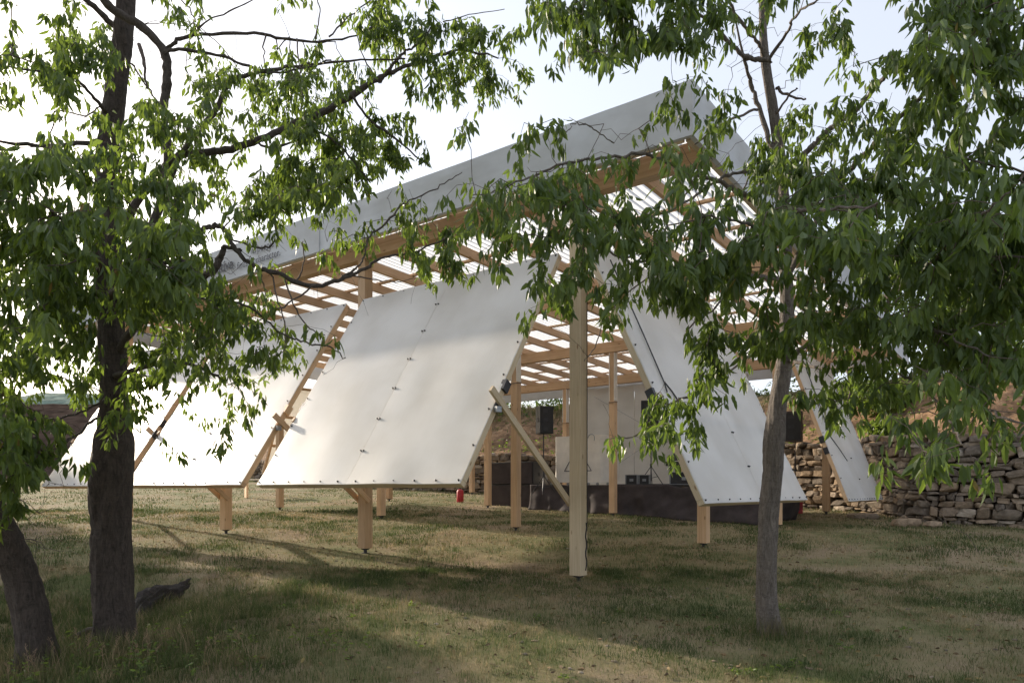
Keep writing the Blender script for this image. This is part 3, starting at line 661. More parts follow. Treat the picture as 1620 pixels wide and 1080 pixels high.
for k in range(22): mb.tube([(k * 0.28, 0, 0), (k * 0.28, 0, 1.0)], 0.008, 4)
for z in (0.05, 0.5, 0.98): mb.tube([(0, 0, z), (5.9, 0, z)], 0.012, 4)
mb.build('mesh', M['steel'], fr_, mw)
for k in range(3): MB().tube([(k * 2.9, 0.03, -0.5), (k * 2.9, 0.03, 1.1)], 0.03, 6).build('post', M['steel'], fr_, mw)

# ------------------------------------------------------------------ dry stone wall
bm = bmesh.new(); bmesh.ops.create_icosphere(bm, subdivisions=2, radius=1.0); bm.verts.ensure_lookup_table()
IV = np.array([v.co[:] for v in bm.verts]); IF = np.array([[v.index for v in f.verts] for f in bm.faces]); bm.free()
def stones(path, z_of, top, hmin=0.09, hmax=0.30, lmin=0.15, lmax=0.60):
    P = np.array(path); seg = np.hypot(*(P[1:] - P[:-1]).T); cum = np.concatenate([[0], np.cumsum(seg)]); L = cum[-1]
    Vs, Fs, Ts = [], [], []; nv = 0
    row_z = -0.25; 
    while row_z < 3.0:
        h = rng.uniform(hmin, hmax); s = rng.uniform(-0.3, 0)
        while s < L:
            l = rng.uniform(lmin, lmax) * (1.25 if h > 0.2 else 0.9)
            m_ = s + l / 2; 
            if 0 < m_ < L:
                k = min(np.searchsorted(cum, m_) - 1, len(seg) - 1); f = (m_ - cum[k]) / seg[k]; p = P[k] + (P[k + 1] - P[k]) * f
                d = (P[k + 1] - P[k]) / seg[k]; nrm = np.array([d[1], -d[0]]) * -1.0
                zb_ = z_of(p[0] - nrm[0] * 0, p[1]) + row_z
                hh = h * rng.uniform(0.85, 1.2); 
                tl = top(m_)
                if zb_ + hh * 0.6 < tl:
                    v = IV.copy(); e = rng.uniform(0.24, 0.46); v = np.sign(v) * np.abs(v) ** e
                    v += 0.16 * rng.normal(size=(1, 3)) * v[:, [1, 2, 0]] + 0.13 * rng.normal(size=(1, 3)) * v[:, [2, 0, 1]]
                    v *= 1 + 0.10 * (np.sin(v @ rng.normal(size=3) * 2.3 + rng.uniform(0, 6)))[:, None]
                    v = v + rng.normal(size=v.shape) * 0.02
                    dep = rng.uniform(0.16, 0.26)
                    x = v[:, 0] * l * 0.485; y = v[:, 1] * dep; z = v[:, 2] * hh * 0.49
                    rot = rng.normal() * 0.06; x, z = x * math.cos(rot) - z * math.sin(rot), x * math.sin(rot) + z * math.cos(rot)
                    off = rng.uniform(-0.05, 0.05) + 0.06 * (zb_ - z_of(p[0], p[1]))
                    wx = p[0] + d[0] * x + nrm[0] * (y + off); wy = p[1] + d[1] * x + nrm[1] * (y + off)
                    Vs.append(np.stack([wx, wy, zb_ + hh / 2 + z], 1)); Fs.append(IF + nv); nv += len(v)
                    Ts.append(np.full(len(v), np.clip(rng.beta(2, 2.2), 0, 1)))
            s += l
        row_z += h * 0.97
    return np.concatenate(Vs), np.concatenate(Fs), np.concatenate(Ts)
wr = empty('stone_wall', (10.6, 20.6, -0.9)); tag(wr, 'long dry stone retaining wall curving round behind the pavilion', 'stone wall')
sp = WALL[1:12]
V, Fc, T = stones(sp, lambda x, y: float(base_z(np.array(x), np.array(y))), lambda s: 1.55 + 0.25 * float(vnoise(s * 0.5, 3)) )
link('stones', np_mesh('stones', V, [Fc], T), M['stone'], wr)
mb = MB()
for (ax, ay), (bx, by) in zip(sp[:-1], sp[1:]):
    d = Vector((bx - ax, by - ay, 0)).normalized(); nn = Vector((-d.y, d.x, 0)) * -1
    q = [Vector((ax, ay, 0)) + nn * 0.03, Vector((bx, by, 0)) + nn * 0.03]; 
    mb.add([q[0] + Vector((0, 0, -1.4)), q[1] + Vector((0, 0, -1.4)), q[1] + Vector((0, 0, 1.5)), q[0] + Vector((0, 0, 1.5))], [(0, 1, 2, 3)])
mb.build('earth_fill', M['soil'], wr)
def rock(label, px, Y, py, sx, sy, sz, seed):
    r_ = np.random.default_rng(seed); v = IV.copy(); v = np.sign(v) * np.abs(v) ** 0.55
    v *= 1 + 0.14 * np.sin(v @ r_.normal(size=3) * 2.2 + 1)[:, None]; v += r_.normal(size=v.shape) * 0.02; v *= (sx, sy, sz)
    p = at(px, py, Y); p.z = gz(p.x, p.y) + sz * 0.45
    o = link('rock', np_mesh('rock', v, [IF], np.full(len(v), r_.uniform(0.3, 0.9))), M['stone'], None, Matrix.Translation(p)); tag(o, label, 'rock', 'loose rocks at the foot of the wall')
rock('long flat boulder lying at the foot of the wall under the small right flap', 1365, 22.2, 816, 0.42, 0.25, 0.11, 1)
rock('pale angular boulder at the near corner of the stone wall', 1432, 20.2, 806, 0.36, 0.25, 0.15, 2)
rock('small brown boulder at the foot of the wall right of the pale angular one', 1475, 19.7, 826, 0.2, 0.2, 0.13, 4)
# dark half-buried log left
pts = []
for px, Y, dz in ((208, 9.9, -0.06), (222, 10.3, 0.02), (245, 10.8, 0.05), (275, 11.3, 0.02), (306, 11.9, -0.06)):
    p = at(px, 0, Y); p.z = gz(p.x, p.y) + dz; pts.append(p)
LOGP = pts; log_e = empty('log', pts[0]); tag(log_e, 'dark weathered log half sunk in the bank behind the thick left trunk', 'log')
p = at(127, 0, 8.9)
pts = [(p.x - 0.12, 8.9, gz(p.x, 8.9) + 0.03), (p.x + 0.1, 8.9, gz(p.x, 8.9) + 0.12), (p.x + 0.35, 8.95, gz(p.x, 8.9) + 0.17)]
tag(MB().tube(pts, [0.03, 0.045, 0.02], 8).build('dead_branch', M['barkL'], None, None, smooth=True), 'short dead branch stub on the grass left of the thick trunk', 'branch')

# ------------------------------------------------------------------ trees
def leaf_arrays(base, dirs, length, width, tone, curl=0.35):
    """one folded, drooping blade of 8 vertices per leaf"""
    n = len(base); dirs = dirs / np.linalg.norm(dirs, axis=1, keepdims=True)
    rnd = rng.normal(size=(n, 3)); side = np.cross(dirs, rnd); side /= np.linalg.norm(side, axis=1, keepdims=True) + 1e-9
    nor = np.cross(side, dirs); L = length[:, None]; Wd = width[:, None]
    c = (rng.normal(0.12, 0.28, n))[:, None]
    down = np.array([[0, 0, -1.0]])
    def mid(s): return base + dirs * L * s + (nor * c * L * s * s) + down * L * 0.22 * s * s
    m0, m1, m2, m3 = mid(0), mid(0.34), mid(0.70), mid(1.0)
    fold = nor * Wd * rng.uniform(0.1, 0.4, n)[:, None]
    l1, r1 = m1 + side * Wd * 0.5 + fold, m1 - side * Wd * 0.5 + fold
    l2, r2 = m2 + side * Wd * 0.40 + fold * 0.8, m2 - side * Wd * 0.40 + fold * 0.8
    V = np.stack([m0, l1, m1, r1, l2, m2, r2, m3], 1).reshape(-1, 3)
    o = (np.arange(n) * 8)[:, None]
    tri = np.concatenate([o + np.array([[0, 2, 1]]), o + np.array([[0, 3, 2]]), o + np.array([[4, 5, 7]]), o + np.array([[5, 6, 7]])])
    quad = np.concatenate([o + np.array([[1, 2, 5, 4]]), o + np.array([[2, 3, 6, 5]])])
    return V, tri, quad, np.repeat(tone, 8)

def limb_mesh(name, pts, mat_, parent, rough=0.05, n=12, sub=6, flare=False):
    """pts: list of (Vector, radius); Catmull-Rom tube with an uneven bark surface"""
    P = [p for p, r_ in pts]; Rr = [r_ for p, r_ in pts]
    out, ro = [], []
    for i in range(len(P) - 1):
        p0 = P[max(i - 1, 0)]; p1 = P[i]; p2 = P[i + 1]; p3 = P[min(i + 2, len(P) - 1)]
        for k in range(sub):
            t = k / sub
            out.append(0.5 * ((2 * p1) + (p2 - p0) * t + (2 * p0 - 5 * p1 + 4 * p2 - p3) * t * t + (3 * p1 - p0 - 3 * p2 + p3) * t ** 3))
            ro.append(Rr[i] + (Rr[i + 1] - Rr[i]) * t)
    out.append(P[-1]); ro.append(Rr[-1])
    if n < 12: out = [p + Vector(rng.normal(size=3) * 0.007) for p in out]; ro = [q_ * rng.uniform(0.88, 1.15) for q_ in ro]
    vs = []; fs = []
    X = Vector((1, 0, 0)); seedv = random.uniform(0, 50); run = 0.0
    for i, p in enumerate(out):
        if i: run += (p - out[i - 1]).length
        d = (out[min(i + 1, len(out) - 1)] - out[max(i - 1, 0)]).normalized()
        a = (X - d * X.dot(d))
        if a.length < 0.2: a = Vector((0, 1, 0)) - d * d.y
        a.normalize(); b2 = d.cross(a); X = a
        for k in range(n):
            an = 2 * math.pi * k / n; ca_, sa_ = math.cos(an), math.sin(an)
            u_ = 3 + ca_ * 1.3; v_ = 3 + sa_ * 1.3
            q = 1 + rough * (3.0 * (float(vnoise(u_ * 1.5 + seedv, v_ * 1.5 + run * 1.6)) - 0.5))
            if n >= 30:
                q += rough * 2.0 * (float(vnoise(an * 5.5 + seedv + 0.8 * math.sin(run * 5), run * 2.6)) - 0.5) * min(1, 3 * abs(math.sin(an / 2))) + rough * 1.0 * (float(vnoise(an * 9 + seedv, run * 14)) - 0.5) * min(1, 3 * abs(math.sin(an / 2)))
            else: q += rough * 2.2 * (float(vnoise(u_ * 4 + seedv, v_ * 4 + run * 9)) - 0.5)
            if flare: q *= 1 + 0.55 * math.exp(-run / 0.16) * (0.75 + 0.7 * math.sin(an * 3 + seedv) + 0.35 * math.sin(an * 5 + 1))
            vs.append(p + (a * ca_ + b2 * sa_) * ro[i] * q)
    for i in range(len(out) - 1):
        for k in range(n):
            k2 = (k + 1) % n; fs.append((i * n + k, i * n + k2, (i + 1) * n + k2, (i + 1) * n + k))
    fs.append(tuple((len(out) - 1) * n + k for k in range(n))); fs.append(tuple(range(n))[::-1])
    o = MB().add(vs, fs).build(name, mat_, parent, None, smooth=True)
    return o, out, ro

def grow(nodes, rads, targets, step=0.08, arch=0.16):
    """connect every target to the growing branch network; returns edges with radii"""
    N0 = len(nodes); K = len(targets)
    cap = N0 + K * 50; pos = np.zeros((cap, 3)); par = np.full(cap, -1, int); cnt = np.zeros(cap); pos[:N0] = nodes; n = N0
    d0 = np.array([np.min(np.sum((pos[:N0] - t) ** 2, 1)) for t in targets]); order = np.argsort(d0)
    tips = []
    for q in order:
        t = targets[q]; dv = t - pos[:n]; d = np.sqrt(np.sum(dv * dv, 1))
        below = np.maximum(0, -dv[:, 2] * -1.0)                # node lower than target: branch would climb
        cost = d + 0.35 * below + np.where(np.arange(n) < N0, -0.05, 0)
        j = int(np.argmin(cost)); L = d[j]; k = max(1, int(L / step)); a = pos[j].copy()
        pr = np.cross(t - a, rng.normal(size=3)); pr = pr / (np.linalg.norm(pr) + 1e-9) * L * rng.normal() * 0.10
        prev = j
        for i in range(1, k + 1):
            s = i / k; p = a + (t - a) * s + pr * 4 * s * (1 - s) * (0.5 + s) + np.array([0, 0, arch * L * 4 * s * (1 - s) * 0.5]) + (rng.normal(size=3) * 0.010 if i < k else 0)
            pos[n] = p; par[n] = prev; prev = n; n += 1
            if n >= cap - 2: break
        tips.append(prev)
        if n >= cap - 50: break
    for tp in tips:
        i = tp
        while i >= N0: cnt[i] += 1; i = par[i]
    idx = np.arange(N0, n); pr = par[idx]
    r = 0.0015 * np.maximum(cnt[idx], 1) ** 0.5
    rfull = np.zeros(n); rfull[:N0] = rads; rfull[idx] = r
    rp = np.minimum(np.where(pr < N0, r * 1.15, rfull[pr]), r * 1.6)
    return pos[:n], idx, pr, r, rp, order, tips
def twig_mesh(name, pos, idx, pr, r, rp, k=5):
    a = pos[pr]; b = pos[idx]; d = b - a; d /= np.linalg.norm(d, axis=1, keepdims=True) + 1e-9
    u = np.cross(d, [[0.3, 0.2, 1]]); u /= np.linalg.norm(u, axis=1, keepdims=True) + 1e-9; v = np.cross(d, u)
    an = np.arange(k) * 2 * math.pi / k; ring = u[:, None] * np.cos(an)[None, :, None] + v[:, None] * np.sin(an)[None, :, None]
    V = np.concatenate([a[:, None] + ring * rp[:, None, None], (b + d * r[:, None] * 0.6)[:, None] + ring * r[:, None, None]], 1).reshape(-1, 3)
    o = (np.arange(len(idx)) * 2 * k)[:, None]; q = []
    for i in range(k): q.append(o + np.array([[i, (i + 1) % k, k + (i + 1) % k, k + i]]))
    return np_mesh(name, V, [np.concatenate(q)], smooth=True)

# foliage seen in the photograph, one digit per 40 px cell (rows downward), used as crown density
def rw(s): s = s.replace(' ', ''); return (s + '0' * 41)[:41]
ROWS = [rw(x) for x in (
 "31321 01200 00026 75100 16888 88873 53332 48887 8",
 "24775 00300 00016 77665 25887 88764 52442 38877 7",
 "56766 10244 45431 46565 45566 44341 25520 58877 7",
 "54643 65355 67761 36455 41000 13333 31231 48766 6",
 "43553 66434 67653 11161 00000 03333 46553 57855 6",
 "34665 66654 67676 43010 04622 12455 65535 77866 7",
 "78876 77765 56676 53000 36788 65645 76567 76788 7",
 "67878 77755 77885 20056 67887 52345 78888 77788 8",
 "78878 88624 66663 23367 64675 45788 89998 88899 9",
 "99999 99833 43431 46626 88887 78888 99999 99999 9",
 "89999 99951 21221 14623 35888 88876 65689 99888 8",
 "36888 99986 30000 00420 04888 88776 66789 99888 8",
 "57878 99888 62000 00000 01435 55788 88888 89998 8",
 "67745 88787 75320 00000 00023 04688 88898 88999 9",
 "67536 76665 54540 00000 00031 02666 56678 88889 9",
 "65425 76454 20000 00000 00000 04544 15567 77885 3",
 "43113 52253 20000 00000 00000 25530 03345 67764 3",
 "64323 30131 00000 00000 00026 66510 00133 66665 5",
 "75321 00110 00000 00000 00013 34100 00002 67762 0",
 "74000 00000 00000 00000 00000 00000 00000 12141 0",
 "40000 00000 00000 00000 00000 00000 00000 00000 0")]
D = np.array([[int(ch) for ch in r_] for r_ in ROWS], float)
def density(px, py):
    """bilinear lookup, extended past the frame"""
    gx = px / 40 - 0.5; gy = py / 40 - 0.5
    x = np.clip(gx, 0, 40 - 1e-6); y = np.clip(gy, 0, D.shape[0] - 1 - 1e-6)
    xi = x.astype(int); yi = y.astype(int); fx = x - xi; fy = y - yi
    fx = sstep(0.2, 0.8, fx); fy = sstep(0.2, 0.8, fy)
    d = (D[yi, xi] * (1 - fx) + D[yi, xi + 1] * fx) * (1 - fy) + (D[yi + 1, xi] * (1 - fx) + D[yi + 1, xi + 1] * fx) * fy
    d = np.where(gy > D.shape[0] - 0.5, 0, d)
    d = np.where(py < -20, np.minimum(d + 1, 5.5), d)
    return d
def idw(anch, px, py):
    A = np.array(anch, float); d2 = (px[:, None] - A[None, :, 0]) ** 2 + (py[:, None] - A[None, :, 1]) ** 2 + 900
    w_ = 1 / d2 ** 1.5; return (w_ * A[None, :, 2]).sum(1) / w_.sum(1)
def foliage(owner, anchors, x0, x1, y0, y1, jit, leaf_n=7, gain=1.0, lsz=(0.065, 0.12), ext=None, back=False):
    """cluster anchor points in space for one tree"""
    cell = 12.0; X, Y = np.meshgrid(np.arange(x0, x1, cell), np.arange(y0, y1, cell)); X = X.ravel(); Y = Y.ravel()
    X = X + rng.uniform(0, cell, X.shape); Y = Y + rng.uniform(0, cell, Y.shape)
    d = density(X, Y)
    d = d * np.clip(-0.1 + 2.3 * fbm(X / 42.0 + 5, Y / 30.0, 2), 0.12, 1.3) ** np.where(d > 7.5, 0.35, 1.0)
    own = owner(X, Y); d = np.where(own, d, 0)
    if ext is not None: d = ext(X, Y, d)
    dep = idw(anchors, X, Y)
    cov = np.clip(d / 9 * 0.97, 0, 0.965); area = 0.0013 * (F / dep) ** 2
    lam = -np.log(1 - cov) * cell * cell / area / leaf_n * gain / 3.0
    cnt = rng.poisson(lam); X = np.repeat(X, cnt); Y = np.repeat(Y, cnt); dep = np.repeat(dep, cnt)
    X = X + rng.uniform(-cell, cell, X.shape) * 0.6; Y = Y + rng.uniform(-cell, cell, Y.shape) * 0.6
    dep = dep + rng.normal(size=dep.shape) * jit
    if back: dep = dep + np.where((rng.random(dep.shape) < 0.42) & (X < 560), rng.uniform(0.3, 4.0, dep.shape), 0)
    dep = np.maximum(2.4, dep)
    Yt = Y - 0.068 * F / dep
    return np.stack([(X - CX) / F * dep, dep, (HY - Yt) / F * dep], 1)
def make_leaves(name, tips, mat_, parent, leaf_n=7, lsz=(0.065, 0.12), spread=0.045, tonebias=0.0):
    n = len(tips) * leaf_n; base = np.repeat(tips, leaf_n, 0)
    ct = np.repeat(rng.uniform(0, 1, len(tips)), leaf_n)
    ang = rng.uniform(0, 2 * math.pi, n); out = np.stack([np.cos(ang), np.sin(ang), np.zeros(n)], 1)
    base = base + out * rng.uniform(0, spread, n)[:, None] + rng.normal(size=(n, 3)) * 0.018; base[:, 2] -= rng.uniform(-0.02, 0.08, n)
    tilt = (rng.uniform(0.05, 0.85, n) ** 1.3)[:, None]
    dirs = out * tilt + np.array([[0, 0, -1]]) * (1.05 - tilt * 0.75) + rng.normal(size=(n, 3)) * 0.10
    ln = rng.uniform(*lsz, n); wd = ln * rng.uniform(0.32, 0.46, n)
    tone = np.clip(0.55 * ct + 0.35 * rng.uniform(0, 1, n) + tonebias, 0, 0.9); tone[rng.random(n) < 0.003] = 1.0
    V, tri, quad, tn = leaf_arrays(base, dirs, ln, wd, tone)
    return link(name, np_mesh(name, V, [tri, quad], tn), mat_, parent)
def px_path(lst):
    """(px, py, depth, width px) -> (point, radius)"""
    return [(at(a, b, c), 0.5 * d / F * c) for a, b, c, d in lst]
def tree(root_label, trunkp, limbs, clusters, barkm, leafm, group=None, leaf_n=7, lsz=(0.065, 0.12), bare=(), nb=420):
    tp = px_path(trunkp); g = tp[0][0].copy(); g.z = gz(g.x, g.y); tp[0] = (Vector((tp[0][0].x, tp[0][0].y, g.z - 0.06)), tp[0][1])
    r = empty('cherry_tree', g); tag(r, root_label, 'tree', group)
    o, c0, r0 = limb_mesh('trunk', tp, barkm, r, 0.095 if barkm is M['barkL'] else 0.075, 44, 22, True)
    nodes = [tuple(p) for p in c0[len(c0) // 3:]]; rads = list(r0[len(c0) // 3:])
    for lp in limbs:
        pp = px_path(lp); pp = [(p, q) for p, q in pp]
        # wiggle
        o, c1, r1 = limb_mesh('limb', [(p + Vector(rng.normal(size=3) * 0.022), q * 0.76) for p, q in pp], M['limbL'] if barkm is M['barkL'] else barkm, r, 0.09, 9, 6)
        nodes += [tuple(p) for p in c1]; rads += list(r1)
    for lp in bare:
        pp = px_path(lp); o, c1, r1 = limb_mesh('bare_branch', pp, M['twig'], r, 0.05, 6, 5)
    nodes_ = np.array(nodes); K = len(clusters)
    if nb: # leafless side twigs near the limbs
        c_ = nodes_[rng.integers(0, len(nodes_), nb)]; clusters = np.concatenate([clusters, c_ + rng.normal(size=(nb, 3)) * 0.26])
    pos, idx, pr, rr, rp, order, tips = grow(nodes_, np.array(rads), clusters)
    tips = [t for t, q in zip(tips, order) if q < K]
    link('twigs', twig_mesh('twigs', pos, idx, pr, rr, rp), M['twig'], r)
    parn = np.full(len(pos), -1); parn[idx] = pr; N0 = len(nodes_); sites = []
    for t in tips:
        i = t; q = 0
        while i >= N0 and q < 4: sites.append(pos[i] if q else pos[i]); i = parn[i]; q += 1
        sites.append(pos[t])
    sites = np.array(sites); sites = sites + rng.normal(size=sites.shape) * 0.012
    make_leaves('crown', sites, leafm, r, max(3, int(leaf_n * 0.72)), lsz)
    return r, pos

limb_mesh('wood', list(zip(LOGP, [0.09, 0.14, 0.16, 0.12, 0.05])), M['log'], log_e, 0.34, 34, 10)
# --- the thick left tree
A1 = [(180, 400, 5.2), (80, 300, 5.3), (300, 430, 5.6), (60, 120, 6.5), (130, 80, 7), (250, 200, 7), (400, 150, 8), (480, 280, 8), (620, 60, 8.6), (780, 120, 8.8), (600, 230, 8.8), (730, 420, 8.4), (680, 390, 8.4), (500, 590, 7.2), (420, 520, 7.2), (350, 690, 7.0), (200, 600, 6.8), (60, 560, 6), (60, 450, 5.8), (100, 600, 7), (150, 740, 7.5), (200, -100, 7.5), (600, -100, 8.5), (-100, 300, 6)]
def own1(x, y):
    r_ = np.clip((y // 40).astype(int), -8, 20)
    lim = np.where(r_ < 5, 832, np.where(r_ < 9, 700, 760))
    return (x < lim) & ~((r_ >= 15) & (x < 140) & (y > 640)) & (y < 780) & (x > -170)
def ext1(x, y, d): return np.where((y < -10) & (x > 640), 0, np.where((y < 0) & (x > 270) & (x < 560), 1.0, d)) * np.where(y < -220, 0.4, 1)
cl1 = foliage(own1, A1, -170, 850, -330, 780, 0.45, ext=ext1, gain=1.6, back=True)
T1Y = 8.2
trunk1 = [(181, 1030, T1Y, 62), (179, 950, T1Y, 60), (177, 850, T1Y, 60), (179, 760, T1Y, 62), (182, 700, T1Y, 57), (181, 640, T1Y, 44), (176, 540, T1Y, 38), (171, 400, T1Y, 36), (172, 250, T1Y, 34), (182, 160, T1Y, 31), (195, 60, T1Y, 27), (203, -60, T1Y, 22), (208, -180, T1Y, 16), (205, -330, T1Y, 6)]
limbs1 = [
 [(180, 500, T1Y, 20), (215, 420, 8.1, 18), (250, 320, 8.0, 17), (262, 240, 8.0, 16), (256, 173, 8.0, 16), (257, 120, 8, 16), (252, 82, 8, 17), (213, 37, 7.9, 17), (175, 5, 7.8, 17), (140, -60, 7.7, 12)],
 [(192, 58, T1Y, 13), (165, 25, 8.1, 12), (133, -5, 8.0, 11), (80, -70, 7.8, 6)],
 [(254, 84, 8, 8), (275, 70, 8.0, 8), (305, 53, 8.0, 7), (400, 52, 8.1, 6), (470, 62, 8.2, 5), (540, 55, 8.3, 4), (600, 40, 8.4, 3)],
 [(256, 80, 8, 8), (285, 83, 7.9, 7), (340, 88, 7.9, 6), (400, 105, 8, 5), (450, 118, 8, 4), (530, 96, 8.2, 3)],
 [(250, 320, 8.0, 12), (290, 235, 7.9, 11), (310, 212, 7.9, 10), (345, 175, 7.9, 10), (366, 130, 8, 9), (410, 110, 8, 8), (470, 102, 8.1, 6), (560, 95, 8.2, 4), (640, 90, 8.3, 3)],
 [(178, 380, T1Y, 18), (230, 300, 8.1, 16), (290, 250, 8.0, 15), (345, 238, 8.0, 15), (400, 225, 8.0, 14), (470, 188, 8.1, 13), (545, 154, 8.2, 12), (590, 135, 8.3, 10), (627, 112, 8.4, 8), (672, 96, 8.5, 7), (720, 82, 8.7, 5), (790, 90, 8.8, 3)],
 [(597, 132, 8.3, 6), (612, 112, 8.3, 6), (637, 84, 8.4, 5), (655, 70, 8.4, 4), (690, 40, 8.5, 3)],
 [(555, 155, 8.2, 6), (585, 185, 8.3, 5), (620, 210, 8.4, 5), (665, 262, 8.5, 3)],
 [(400, 225, 8.0, 5), (440, 240, 8, 5), (500, 215, 8.1, 5), (545, 236, 8.2, 4), (590, 290, 8.3, 3)],
 [(182, 560, T1Y, 20), (225, 500, 7.9, 16), (285, 450, 7.7, 15), (336, 427, 7.6, 14), (351, 402, 7.6, 13), (362, 394, 7.6, 9), (377, 394, 7.6, 7)],
 [(174, 420, T1Y, 14), (240, 378, 7.9, 11), (300, 366, 7.7, 10), (330, 357, 7.6, 10), (350, 358, 7.6, 9), (363, 376, 7.6, 9), (377, 395, 7.6, 9), (405, 422, 7.6, 9), (440, 440, 7.6, 9), (489, 450, 7.7, 9), (527, 446, 7.8, 8), (562, 430, 7.9, 7), (600, 412, 8.0, 5), (640, 400, 8.1, 4), (700, 384, 8.2, 3)],
 [(540, 440, 7.85, 6), (565, 428, 7.9, 5), (578, 405, 8.0, 4), (592, 380, 8.1, 4), (607, 352, 8.2, 4), (640, 320, 8.3, 3), (663, 310, 8.4, 3), (700, 297, 8.5, 2.5), (733, 276, 8.6, 1.5)],
 [(363, 378, 7.6, 4), (400, 388, 7.5, 4), (425, 386, 7.4, 4), (448, 376, 7.3, 3)],
 [(260, 480, 7.5, 7), (330, 470, 7.3, 5), (400, 490, 7.2, 4), (440, 518, 7.2, 3.5), (467, 537, 7.2, 3.5), (495, 545, 7.2, 3.5), (520, 551, 7.2, 3), (540, 562, 7.2, 2)],
 [(172, 660, T1Y, 7), (147, 670, 7.8, 6), (118, 695, 7.6, 5), (89, 706, 7.4, 5), (33, 706, 7.1, 4), (-30, 700, 6.9, 3)],
 [(176, 625, T1Y, 6), (150, 640, 7.8, 5), (100, 662, 7.5, 4), (20, 690, 7.2, 3)],
 [(168, 430, T1Y, 16), (150, 400, 7.4, 14), (130, 370, 6.6, 12), (110, 350, 5.8, 9), (80, 330, 5.3, 6)],
 [(176, 470, T1Y, 16), (200, 440, 7.2, 13), (240, 420, 6.3, 10), (290, 420, 5.6, 7)],
 [(168, 420, T1Y, 16), (110, 390, 7.6, 12), (50, 350, 7.0, 10), (-20, 300, 6.5, 7), (-90, 260, 6.3, 4)],
 [(182, 590, T1Y, 14), (230, 580, 7.6, 11), (290, 575, 7.2, 8), (350, 600, 7.0, 5)],
 [(172, 240, T1Y, 12), (140, 225, 7.8, 10), (60, 230, 7.2, 7), (-20, 215, 6.8, 4)],
 [(178, 190, T1Y, 10), (150, 150, 7.9, 7), (110, 125, 7.6, 5), (0, 112, 7.0, 3)],
 [(206, -60, T1Y, 12), (300, -110, 8.2, 8), (420, -120, 8.3, 6), (560, -90, 8.4, 4)]]
bare1 = [[(300, 55, 8, 3), (335, 30, 8, 2.5), (380, 10, 8, 2), (420, -10, 8, 1.5)], [(470, 62, 8.2, 3), (472, 100, 8.1, 2), (478, 150, 8.1, 1.5), (474, 185, 8.1, 1)],
 [(420, 53, 8.1, 3), (416, 90, 8.1, 2), (424, 120, 8, 1.5)], [(500, 60, 8.2, 2.5), (505, 20, 8.2, 2), (498, -20, 8.2, 1.5)], [(520, 58, 8.2, 2.5), (560, 20, 8.3, 2), (600, -10, 8.3, 1.5)],
 [(430, 435, 7.6, 3), (440, 480, 7.5, 2), (452, 520, 7.5, 2), (448, 580, 7.5, 1.5)], [(470, 446, 7.7, 3), (480, 420, 7.7, 2), (478, 380, 7.7, 1.5)],
 [(450, 444, 7.6, 3), (470, 490, 7.6, 2.5), (490, 520, 7.6, 2), (515, 530, 7.6, 1.5)], [(500, 450, 7.7, 3), (455, 480, 7.6, 2.5), (420, 500, 7.5, 2), (380, 520, 7.4, 2)],
 [(545, 436, 7.9, 3), (580, 440, 7.9, 2), (620, 445, 7.9, 1.5), (655, 440, 7.9, 1)], [(410, 425, 7.6, 3), (416, 445, 7.6, 2), (420, 465, 7.6, 1.5)],
 [(600, 132, 8.3, 3), (575, 90, 8.3, 2), (560, 40, 8.3, 1.5)], [(700, 35, 8.6, 2), (740, 25, 8.6, 1.5), (800, 15, 8.6, 1)], [(220, 70, 8, 6), (228, 100, 7.9, 5), (232, 140, 7.9, 2.5)]]
t1r, pos1 = tree('thick old cherry tree with dark bark on the left, crown over the white flaps', trunk1, limbs1, cl1, M['barkL'], M['leafL'], 'cherry trees', 7, (0.062, 0.112), bare1)

# --- the leaning tree at the left edge
cl0 = foliage(lambda x, y: (x < 140) & (y > 640) & (x > -260), [(60, 760, 6.0), (0, 700, 5.8), (100, 700, 6.4)], -260, 150, 600, 850, 0.4, gain=2.2)
up = [Vector((x, y, z)) for x, y, z in zip(rng.normal(-6.6, 0.9, 260), rng.normal(6.6, 0.9, 260), rng.uniform(1.0, 3.6, 260))]
cl0 = np.concatenate([cl0, np.array([tuple(p) for p in up])])
trunk0 = [(62, 1060, 7.6, 56), (52, 985, 7.55, 50), (35, 920, 7.5, 46), (10, 860, 7.4, 44), (-18, 800, 7.3, 40), (-60, 700, 7.1, 36), (-120, 560, 6.9, 30), (-170, 400, 6.8, 22), (-190, 200, 6.7, 14)]
limbs0 = [[(-60, 700, 7.1, 16), (-20, 690, 6.7, 10), (20, 700, 6.4, 7), (70, 715, 6.2, 4)], [(-30, 770, 7.2, 10), (0, 740, 6.6, 8), (40, 745, 6.1, 4)], [(-170, 400, 6.8, 12), (-220, 300, 6.4, 8), (-280, 200, 6.2, 4)]]
tree('cherry tree with a leaning dark trunk at the left edge, low leaves lit from behind', trunk0, limbs0, cl0, M['barkL'], M['leafL'], 'cherry trees')

